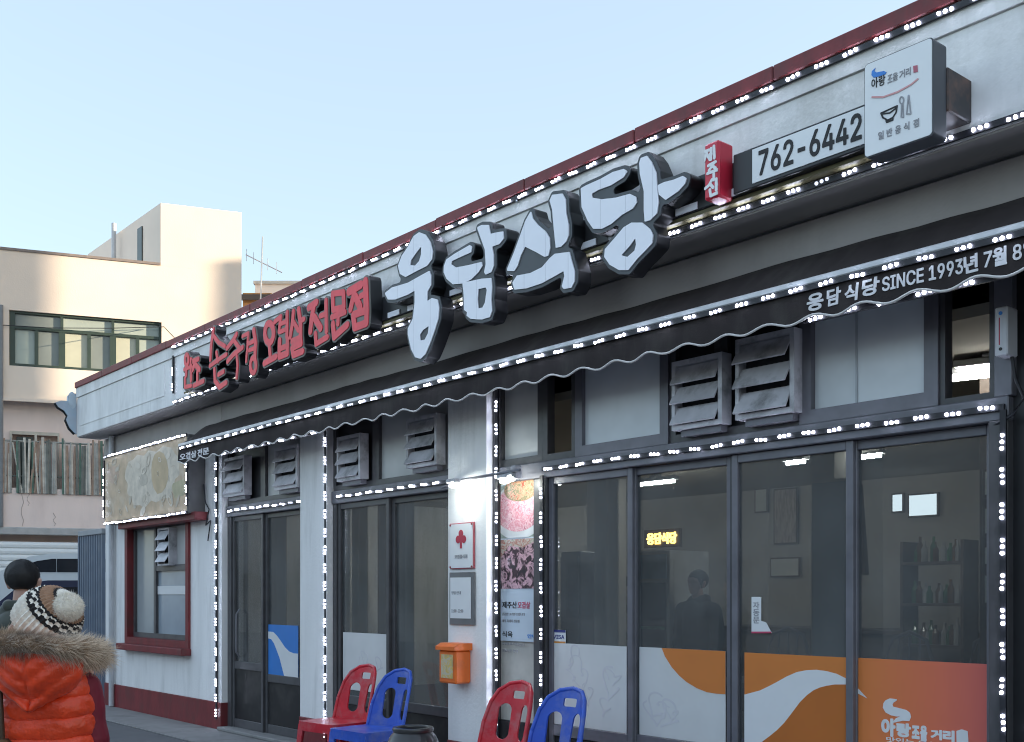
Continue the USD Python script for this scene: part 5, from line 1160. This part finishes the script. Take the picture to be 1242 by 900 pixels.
def hand_bones(w, s, sc=1.0):
    """A hanging hand: palm, four unequal bent fingers and a thumb. w = wrist, s = side."""
    w = np.array(w, float); out = [(w, 0.026 * sc, w + np.array([0, 0.005, -0.075]) * sc, 0.030 * sc)]
    for k, (dy, ln) in enumerate(((-0.027, 0.062), (-0.009, 0.075), (0.009, 0.080), (0.027, 0.070))):
        b = w + np.array([0, dy, -0.082]) * sc; m = b + np.array([-0.006 * s, 0.002, -ln * 0.5]) * sc; e = m + np.array([-0.018 * s, 0.002, -ln * 0.45]) * sc
        out += [(b, 0.0095 * sc, m, 0.009 * sc), (m, 0.009 * sc, e, 0.008 * sc)]
    b = w + np.array([-0.005 * s, 0.026, -0.03]) * sc; m = b + np.array([-0.012 * s, 0.024, -0.03]) * sc
    out += [(b, 0.013 * sc, m, 0.011 * sc), (m, 0.011 * sc, m + np.array([-0.006 * s, 0.008, -0.03]) * sc, 0.009 * sc)]
    return out
def adult(label, loc, rot, H, jacket, trousers, yaw=0.0, seed=1):
    k = H / 1.70
    t = thing('person', label, 'person', loc, rot)
    hz = 1.575 * k
    nk = [((0, -0.01, 1.36 * k), 0.062 * k, (0, 0.0, 1.50 * k), 0.055 * k)]
    for s in (-1, 1): nk += hand_bones((s * 0.25 * k, 0.03, 0.80 * k), s, k) + [((s * 0.25 * k, 0.03, 0.80 * k), 0.026, (s * 0.25 * k, 0.02, 0.88 * k), 0.028)]
    nk += [((0, 0, 0.92 * k), 0.11 * k, (0, -0.01, 1.28 * k), 0.12 * k), ((0, -0.01, 1.28 * k), 0.12 * k, (0, -0.01, 1.38 * k), 0.06 * k)]
    for s in (-1, 1): nk += [((s * 0.10 * k, -0.01, 1.29 * k), 0.06 * k, (s * 0.20 * k, -0.01, 1.29 * k), 0.05 * k), ((s * 0.20 * k, -0.01, 1.29 * k), 0.05 * k, (s * 0.26 * k, -0.02, 1.08 * k), 0.036 * k), ((s * 0.26 * k, -0.02, 1.08 * k), 0.036 * k, (s * 0.25 * k, 0.025, 0.86 * k), 0.028 * k),
        ((s * 0.07 * k, 0, 0.92 * k), 0.075 * k, (s * 0.10 * k, 0.02, 0.47 * k), 0.05 * k), ((s * 0.10 * k, 0.02, 0.47 * k), 0.05 * k, (s * 0.11 * k, -0.01, 0.09 * k), 0.035 * k)]
    body = bones(nk, 0.010, 3)
    h = head_mesh((0, 0.01, hz), yaw, k)
    obj('body', m3_union([body, h]), SKIN, t, smooth=True)
    hc = np.array([0, -0.012, hz + 0.034 * k])
    cap = ell(hc, (0.093 * k, 0.104 * k, 0.098 * k), 4)
    keep = cap.vertices
    cy, sy = math.cos(-yaw), math.sin(-yaw)
    yy = (keep[:, 0] - hc[0]) * sy + (keep[:, 1] - hc[1]) * cy
    low = np.where(yy > 0.03, hz + 0.045 * k, hz - 0.052 * k - yy * 0.2)
    v = keep.copy(); v[:, 2] = np.maximum(v[:, 2], low)
    v += 0.004 * meshkit.noise(v * 40)[:, None] * (v - hc) / 0.1 if np.ndim(meshkit.noise(v[:2] * 40)) == 1 else 0
    obj('hair', trimesh.Trimesh(v, cap.faces, process=False), HAIR, t, smooth=True)
    obj('hair_strands', hair_strands(hc, 0.0985 * k, 9000, 0.022, seed, -0.45), HAIR, t)
    jk = [((0, 0, 1.0 * k), 0.15 * k, (0, -0.02, 1.26 * k), 0.165 * k), ((-0.14 * k, -0.01, 1.30 * k), 0.095 * k, (0.14 * k, -0.01, 1.30 * k), 0.095 * k), ((0, 0, 0.82 * k), 0.16 * k, (0, 0, 1.0 * k), 0.155 * k),
          ((-0.05, -0.02, 1.37 * k), 0.085 * k, (0.05, -0.02, 1.37 * k), 0.085 * k)]
    for s in (-1, 1):
        jk += [((s * 0.20 * k, -0.01, 1.30 * k), 0.082 * k, (s * 0.26 * k, -0.02, 1.08 * k), 0.064 * k), ((s * 0.26 * k, -0.02, 1.08 * k), 0.064 * k, (s * 0.25 * k, 0.02, 0.87 * k), 0.05 * k)]
    j = bones(jk, 0.018, 4)
    nz = meshkit.noise(j.vertices * np.array([7, 7, 13.0]), seed)
    j.vertices = j.vertices + j.vertex_normals * 0.010 * np.asarray(nz).reshape(-1, 1)
    obj('jacket', j, jacket, t, smooth=True)
    col = bones([((-0.075 * k, -0.03, 1.43 * k), 0.035 * k, (-0.05 * k, -0.085 * k, 1.425 * k), 0.035 * k), ((-0.05 * k, -0.085 * k, 1.425 * k), 0.035 * k, (0.05 * k, -0.085 * k, 1.425 * k), 0.035 * k), ((0.05 * k, -0.085 * k, 1.425 * k), 0.035 * k, (0.075 * k, -0.03, 1.43 * k), 0.035 * k)], 0.014, 4)
    obj('collar', col, jacket, t, smooth=True)
    tr = []
    for s in (-1, 1):
        tr += [((s * 0.085 * k, 0, 0.86 * k), 0.10 * k, (s * 0.10 * k, 0.02, 0.47 * k), 0.072 * k), ((s * 0.10 * k, 0.02, 0.47 * k), 0.072 * k, (s * 0.11 * k, -0.01, 0.10 * k), 0.058 * k)]
    obj('trousers', bones(tr, 0.025, 4), trousers, t, smooth=True)
    for s in (-1, 1): obj('shoe', bones([((s * 0.11 * k, -0.05, 0.055), 0.052, (s * 0.12 * k, 0.14, 0.045), 0.042)], 0.02, 2), BLACK, t, smooth=True)
    return t
def m3_union(ms):
    a = []
    for m in ms:
        a.append(m3.Manifold(m3.Mesh(np.asarray(m.vertices, np.float32), np.asarray(m.faces, np.uint32))))
    try:
        u = m3.Manifold.batch_boolean(a, m3.OpType.Add).to_mesh(); return trimesh.Trimesh(np.array(u.vert_properties[:, :3]), np.array(u.tri_verts), process=False)
    except Exception:
        return trimesh.util.concatenate(ms)
p = at(28, 6.5)
adult('person with short black hair in a dark olive jacket, seen from behind', (p[0], p[1], 0), CAMROT, 1.655, mk('olive_cloth', (0.045, 0.055, 0.045), 0.8, 0.2, 9, sheen=0.2), mk('navy_cloth', (0.02, 0.022, 0.03), 0.8), 0.0, 4)
p = at(846, 10.6)
adult('dim person in dark clothes standing inside behind the second glass leaf', (p[0], p[1], 0.03), CAMROT + 2.2, 1.66, mk('dim_cloth', (0.03, 0.033, 0.04), 0.8), mk('navy_cloth', (0.02, 0.022, 0.03), 0.8), 0.0, 9)

# child in an orange vest: knitted hat with pompom, fur edged hood
CZ = 3.95
p = at(62, CZ); PPM = FPX / CZ
ch = thing('person', 'child in orange quilted vest with fur edged hood and knitted pompom hat', 'person', (p[0], p[1], 0), CAMROT)
def cz(py): return EYE + (HOR - py) / PPM
def cx(px): return (px - 62) / PPM
VEST = mk('orange_nylon', (0.72, 0.055, 0.010), 0.40, 0.14, 12, 0.012, 26, sheen=0.1)
CRIM = mk('crimson_cloth', (0.17, 0.006, 0.020), 0.7, 0.15, 12, 0.003, 60)
def quilt(z):                                             # puffed rows
    ph = ((z - 0.60) / 0.070) % 1.0
    return math.sqrt(max(0.0, math.sin(math.pi * ph)))
rings = []
NZ, NA = 200, 180
for i in range(NZ):
    z = 0.60 + (1.19 - 0.60) * i / (NZ - 1)
    wv = 0.158 if z < 1.02 else 0.158 - 0.045 * ((z - 1.02) / 0.17) ** 2
    dv = 0.125 if z < 1.05 else 0.125 - 0.05 * ((z - 1.05) / 0.14) ** 2
    rg = []
    for k in range(NA):
        a = 2 * math.pi * k / NA
        c, s = math.cos(a), math.sin(a)
        wob = 0.005 * math.sin(2 * a + z * 5) + 0.002 * math.sin(7 * a - z * 23)
        zz = z + wob
        pf = 0.014 * quilt(zz) + 0.0018 * math.sin(13 * a + z * 40) * quilt(zz)
        e = 2 / 2.5
        x = (wv + pf) * math.copysign(abs(c) ** e, c); yv = (dv + pf) * math.copysign(abs(s) ** e, s)
        rg.append((x, yv, z))
    rings.append(np.array(rg))
vm = loft(rings)
vv = np.asarray(vm.vertices)
cr = np.asarray(meshkit.fbm(vv * np.array([16, 16, 34.0]))).reshape(-1); cr2 = np.asarray(meshkit.noise(vv * np.array([55, 55, 18.0]), 5)).reshape(-1)
vm.vertices = vv + np.asarray(vm.vertex_normals) * (0.009 * cr + 0.0035 * np.abs(cr2))[:, None]
obj('vest', vm, VEST, ch, smooth=True)
arms = []
for s in (-1, 1):
    arms += [((s * 0.125, 0.0, 1.12), 0.052, (s * 0.158, 0.0, 0.93), 0.044), ((s * 0.158, 0.0, 0.93), 0.046, (s * 0.15, 0.07, 0.72), 0.038)]
aa = bones(arms, 0.014, 4)
nz = np.asarray(meshkit.noise(aa.vertices * np.array([9, 9, 20.0]), 3)).reshape(-1, 1)
aa.vertices = aa.vertices + aa.vertex_normals * 0.008 * nz
obj('sleeves', aa, CRIM, ch, smooth=True)
# hood lying on the back, with two folds meeting at the centre
hd = []
for i in range(26):
    q = i / 25
    z = 1.275 - 0.20 * q
    wv = 0.165 * (1 - 0.10 * q) * (1 if q < 0.55 else math.sqrt(max(0.02, 1 - ((q - 0.55) / 0.46) ** 2)))
    rg = []
    for k in range(48):
        a = 2 * math.pi * k / 48; c, s = math.cos(a), math.sin(a)
        bul = 0.05 * math.sin(math.pi * min(1, q * 1.1 + 0.12))
        fold = 0.007 * math.sin(14 * (abs(c) * 0.7 + q * 1.4)) - 0.014 * math.exp(-(c / 0.05) ** 2)
        rg.append((wv * c, -0.115 - 0.02 * (1 - c * c) + (0.05 + bul * (1 - abs(c) ** 3) + fold) * (s if s < 0 else s * 0.4) , z + 0.012 * c * c - 0.025 * (1 - c * c) * q))
    hd.append(np.array(rg))
hm_ = loft(hd).subdivide()
vv = np.asarray(hm_.vertices); hm_.vertices = vv + np.asarray(hm_.vertex_normals) * (0.007 * np.asarray(meshkit.fbm(vv * np.array([22, 22, 26.0]))).reshape(-1) + 0.003 * np.abs(np.asarray(meshkit.noise(vv * np.array([30, 30, 70.0]), 8)).reshape(-1)))[:, None]
obj('hood', hm_, VEST, ch, smooth=True)
# fur edge: sausage plus many fine blades
fp = [(cx(-14), -0.02, cz(800)), (cx(-6), -0.13, cz(790)), (cx(14), -0.185, cz(781)), (cx(40), -0.205, cz(777)), (cx(66), -0.205, cz(778)), (cx(92), -0.19, cz(781)), (cx(108), -0.15, cz(784)), (cx(116), -0.07, cz(788)), (cx(117), 0.02, cz(792))]
fp = np.array(fp)
tt = np.linspace(0, len(fp) - 1, 70); fpath = np.stack([np.interp(tt, range(len(fp)), fp[:, j]) for j in range(3)], 1)
for _ in range(3): fpath[1:-1] = (fpath[:-2] + fpath[1:-1] * 2 + fpath[2:]) / 4
FUR = mk('brown_fur', (0.27, 0.175, 0.105), 0.8, 0.35, 30, sheen=0.3); FURP = mk('pale_fur', (0.66, 0.53, 0.40), 0.8, 0.25, 30, sheen=0.3)
obj('fur_trim', tube(fpath, 0.034, 12), FUR, ch, smooth=True)
def fur(path, r0, ln, n, seed, wid=0.0016):
    r = np.random.default_rng(seed); V, Fc = [], []
    for _ in range(n):
        i = r.integers(0, len(path) - 1); f = r.random(); p = path[i] * (1 - f) + path[i + 1] * f
        tg = path[i + 1] - path[i]; tg /= np.linalg.norm(tg); d = r.normal(size=3); d -= tg * (d @ tg); d /= np.linalg.norm(d)
        l = ln * r.uniform(0.5, 1.15); b = p + d * r0 * 0.8; cl_ = np.asarray(meshkit.noise((b * 38)[None, :], seed)).reshape(-1)[0]; c = d * l * (1 + 0.4 * cl_) + tg * (r.normal() * 0.3 + 1.1 * cl_) * l + np.array([0, 0, -0.25 * l])
        s = np.cross(d, tg) * wid * r.uniform(0.6, 1.4); k = len(V)
        m = b + c * 0.55; e = b + c + r.normal(size=3) * 0.004
        V += [b - s, b + s, m + s * 0.8, m - s * 0.8, e]; Fc += [(k, k + 1, k + 2), (k, k + 2, k + 3), (k + 3, k + 2, k + 4)]
    return trimesh.Trimesh(np.array(V), np.array(Fc), process=False)
obj('fur_hair', fur(fpath, 0.026, 0.032, 14000, 5, 0.0008), FUR, ch)
obj('fur_hair', fur(fpath, 0.026, 0.048, 9000, 6, 0.0007), FURP, ch, label='pale tips of the fur edge')
# head looking to the left, hat tipped over
HC = np.array([cx(50), 0.01, cz(750)])
hb = [((0, 0, 0.70), 0.09, (0, 0, 1.06), 0.08), ((0, 0, 1.06), 0.08, (0, 0.0, 1.16), 0.05)]
for s in (-1, 1):
    hb += hand_bones((s * 0.15, 0.085, 0.70), s, 0.8)
    hb += [((0, 0, 1.10), 0.04, (s * 0.125, 0, 1.10), 0.036), ((s * 0.125, 0.0, 1.10), 0.036, (s * 0.158, 0.0, 0.93), 0.028), ((s * 0.158, 0.0, 0.93), 0.028, (s * 0.15, 0.083, 0.705), 0.022),
           ((s * 0.05, 0, 0.72), 0.07, (s * 0.08, 0.02, 0.36), 0.05), ((s * 0.08, 0.02, 0.36), 0.05, (s * 0.085, 0, 0.08), 0.035)]
hm = m3_union([bones(hb, 0.008, 2), head_mesh(HC + np.array([-0.012, 0, -0.012]), math.pi / 2 + 0.35, 0.93), bones([((0.0, 0.0, 1.12), 0.055, tuple(HC + np.array([0, 0, -0.05])), 0.052)], 0.012, 2)])
obj('body', hm, SKIN, ch, smooth=True)
axis = np.array([0.62, -0.22, 0.55]); axis /= np.linalg.norm(axis)
e1 = np.cross(axis, [0, 0, 1.0]); e1 /= np.linalg.norm(e1); e2 = np.cross(axis, e1)
HB = HC + np.array([0.022, 0.0, 0.0])
def hat_ring(tq, n=72, amp=0.003):
    prof = [(-0.055, 0.097), (-0.04, 0.101), (0.0, 0.105), (0.03, 0.101), (0.06, 0.088), (0.085, 0.066), (0.103, 0.036), (0.108, 0.012)]
    h = np.interp(tq, np.linspace(0, 1, 8), [q[0] for q in prof]); r = np.interp(tq, np.linspace(0, 1, 8), [q[1] for q in prof])
    ks = np.arange(n); rib = amp * np.where(ks % 2, 1, -1) + 0.0016 * np.sin(tq * 120)
    h, r = h * 1.12, r * 1.12
    return np.array([HB + axis * h + (r + rib[k]) * (math.cos(2 * math.pi * k / n) * e1 + math.sin(2 * math.pi * k / n) * e2) for k in range(n)])
KNITW = mk('cream_knit', (0.84, 0.79, 0.70), 0.9, 0.12, 60, 0.004, 130, sheen=0.3); KNITK = mk('black_knit', (0.018, 0.017, 0.018), 0.9, 0.3, 60, 0.004, 130); KNITT = mk('tan_knit', (0.34, 0.20, 0.125), 0.9, 0.15, 60, 0.004, 130)
def band(a, b, n=8, amp=0.003): return [hat_ring(q, amp=amp) for q in np.linspace(a, b, n)]
def strip(rings, pick):
    n = len(rings[0]); V = np.vstack(rings); Fc = []
    for i in range(len(rings) - 1):
        for k in range(n):
            if pick(i, k):
                a, b = i * n + k, i * n + (k + 1) % n; Fc += [(a, b, b + n), (a, b + n, a + n)]
    return trimesh.Trimesh(V, np.array(Fc), process=False)
obj('hat_brim', strip(band(0.0, 0.44, 14, 0.0045), lambda i, k: True), KNITW, ch)
bb = band(0.44, 0.62, 9)
obj('hat_dark_band', strip(bb, lambda i, k: not ((k // 3 + i // 2) % 2 and 1 < i < 7)), KNITK, ch); obj('hat_pale_stitches', strip(bb, lambda i, k: (k // 3 + i // 2) % 2 and 1 < i < 7), KNITW, ch)
obj('hat_tan_band', strip(band(0.62, 0.80, 6), lambda i, k: True), KNITT, ch)
obj('hat_thin_band', strip(band(0.80, 0.84, 3), lambda i, k: True), KNITK, ch)
obj('hat_crown', strip(band(0.84, 1.0, 6), lambda i, k: True), KNITW, ch)
pc = np.array([cx(90), -0.055, cz(736)])
pom = ell(pc, (0.050, 0.050, 0.047), 3); obj('pompom', pom, KNITW, ch, smooth=True)
pth = np.array([pc + np.array([math.cos(a), math.sin(a), 0]) * 1e-3 for a in np.linspace(0, 6.28, 12)])
def fuzz(c, r, ln, n, seed):
    rr = np.random.default_rng(seed); V, Fc = [], []
    for _ in range(n):
        d = rr.normal(size=3); d /= np.linalg.norm(d); s = np.cross(d, rr.normal(size=3)); s = s / np.linalg.norm(s) * 0.0013
        b = c + d * r * 0.9; e = b + (d + rr.normal(size=3) * 0.35) * ln; k = len(V); V += [b - s, b + s, e]; Fc.append((k, k + 1, k + 2))
    return trimesh.Trimesh(np.array(V), np.array(Fc), process=False)
obj('pompom_yarn', fuzz(pc, 0.050, 0.010, 6000, 8), KNITW, ch)
tr = []
for s in (-1, 1): tr += [((s * 0.075, 0, 0.66), 0.10, (s * 0.08, 0.02, 0.36), 0.068), ((s * 0.08, 0.02, 0.36), 0.068, (s * 0.085, 0, 0.09), 0.052)]
obj('trousers', bones(tr, 0.025, 3), mk('brown_cloth', (0.16, 0.085, 0.045), 0.8, 0.2, 10), ch, smooth=True)
for s in (-1, 1): obj('shoe', bones([((s * 0.085, -0.04, 0.05), 0.048, (s * 0.09, 0.11, 0.04), 0.04)], 0.02, 2), BLACK, ch, smooth=True)
# checked bag at the left of the child
p = at(2, 3.8)
t = thing('checked_bag', 'brown checked bag hanging at the left edge beside the child', 'bag', (p[0], p[1], 0.55), CAMROT)
BAG = usdkit.material(stage, '/World/Looks/brown_check', {'tc': ('texture_coordinate', {}), 'w': ('wave_texture', {'scale': 9.0}) if False else ('checker_texture', {'scale': 26.0, 'color1': (0.16, 0.09, 0.045), 'color2': (0.07, 0.04, 0.022)}), 'p': ('principled_bsdf', {'roughness': 0.7})}, [('tc.object', 'w.vector'), ('w.color', 'p.base_color')], surface='p.BSDF')
obj('pouch', bx(-0.15, 0.045, -0.05, 0.05, 0.0, 0.40, 0.03), BAG, t, smooth=50)
obj('strap', tube([(-0.1, 0, 0.40), (-0.09, 0, 0.6), (-0.05, 0.0, 0.68), (-0.01, 0, 0.6), (0.0, 0, 0.40)], 0.012, 8), mk('strap_brown', (0.06, 0.035, 0.02), 0.5), t, smooth=True)

# ------------------------------------------------------------------ the other side of the street (seen mirrored in the glass) and an unseen block added for shade
BM_ = mk('dull_frame', (0.26, 0.255, 0.25), 0.6)
def plain_house(name, label, x0, x1, y0, y1, h, mat, cols, rows, facing):
    t = thing(name, label, 'building')
    obj('wall', bx(x0, x1, y0, y1, 0, h), mat, t); obj('parapet', bx(x0 - 0.05, x1 + 0.05, y0 - 0.05, y1 + 0.05, h + 0.001, h + 0.3), CONC, t)
    dx = (x1 - x0) / cols
    for r in range(rows):
        for c in range(cols):
            a = x0 + dx * (c + 0.2); z = 0.9 + r * 2.9
            yf = y1 if facing > 0 else y0
            w_ = part('window', t)
            fr_ = slab(sbox(a, z, a + dx * 0.6, z + 1.4).difference(sbox(a + 0.07, z + 0.07, a + dx * 0.6 - 0.07, z + 1.33)), yf - 0.03 if facing < 0 else yf + 0.002, yf - 0.002 if facing < 0 else yf + 0.05)
            obj('frame', fr_, BM_, w_); obj('pane', bx(a + 0.07, a + dx * 0.6 - 0.07, yf + 0.004 * facing, yf + 0.012 * facing, z + 0.07, z + 1.33), mk('dull_shutter', (0.22, 0.22, 0.22), 0.6, 0.1, 2), w_)
plain_house('street_house', 'grey two storey house across the street', -44, -26.3, -25, -14, 4.7, mk('house_dark', (0.33, 0.33, 0.335), 0.8, 0.10, 0.7), 5, 1, 1)
plain_house('street_house', 'dull plaster house across the street', -26, -14.6, -25, -14, 4.7, mk('house_grey', (0.36, 0.355, 0.35), 0.8, 0.08, 1), 5, 1, 1)
plain_house('street_house', 'brown brick coloured house across the street', -12.2, -5.2, -25, -14.5, 4.7, mk('house_brown', (0.30, 0.285, 0.27), 0.8, 0.1, 1), 4, 1, 1)
plain_house('street_house', 'pale house across the street', -3.2, 9, -25, -14, 4.7, mk('house_pale', (0.38, 0.37, 0.36), 0.8, 0.08, 1), 4, 1, 1)
# unseen block, added and notched to shade all but the cream building top
def sunward(px, yw):                                       # where the sun ray from the cream front at px meets the block's face y = yw
    q = LORG + LDW * LB(px, 400)[0]
    tt = (yw - q[1]) / SUN[1]; return q[0] + tt * SUN[0], tt * SUN[2]
t = thing('added_shade_block', 'unseen block added behind the restaurant to cast shade', 'building')
BY = 30.0
xa_, za = sunward(2, BY); xb_, zb_ = sunward(258, BY)
hb_ = 5.85 + za
BM = mk('block_render', (0.30, 0.29, 0.28), 0.8, 0.06, 1)
obj('wall', bx(xb_ - 5, 75, BY, BY + 1.5, 0, hb_), BM, t)
obj('added_shade_top', bx(xa_, 74, BY, BY + 0.6, hb_, hb_ + 5.5), BM, t)  # taller ends added to bound the sun patch on the cream front
obj('added_shade_top', bx(xb_ - 4.9, xb_, BY, BY + 0.6, hb_, 9.7 + zb_), BM, t)
for r_ in range(3):
    for c_ in range(12): obj('window', bx(xb_ - 4 + c_ * 5.6, xb_ - 1.6 + c_ * 5.6, BY - 0.03, BY - 0.002, 1.2 + r_ * 3, 2.7 + r_ * 3), CARG, t)  # window panels on the added shade block
a_, b_ = LORG + LDW * LB(199, 400)[0] - LNW * 0.05, F(330, 380, 1.0)
A = np.array([a_[0], a_[1], LB(199, 397)[1]]); B = np.array([b_[0], 1.0, 4.3]); C = np.array([a_[0] - LNW[0] * 0.05 - LDW[0] * 9, a_[1] - LNW[1] * 0.05 - LDW[1] * 9, LB(199, 397)[1] + 0.5])
o = obj('overhead_wire', tube([C * (1 - q) + A * q - np.array([0, 0, 0.5 * math.sin(math.pi * q)]) for q in np.linspace(0, 1, 8)] + [A * (1 - q) + B * q - np.array([0, 0, 0.35 * math.sin(math.pi * q)]) for q in np.linspace(0, 1, 12)][1:], 0.010, 5), CABLE)
tag(o, 'thin black overhead wire from the cream building to the restaurant roof', 'wire')
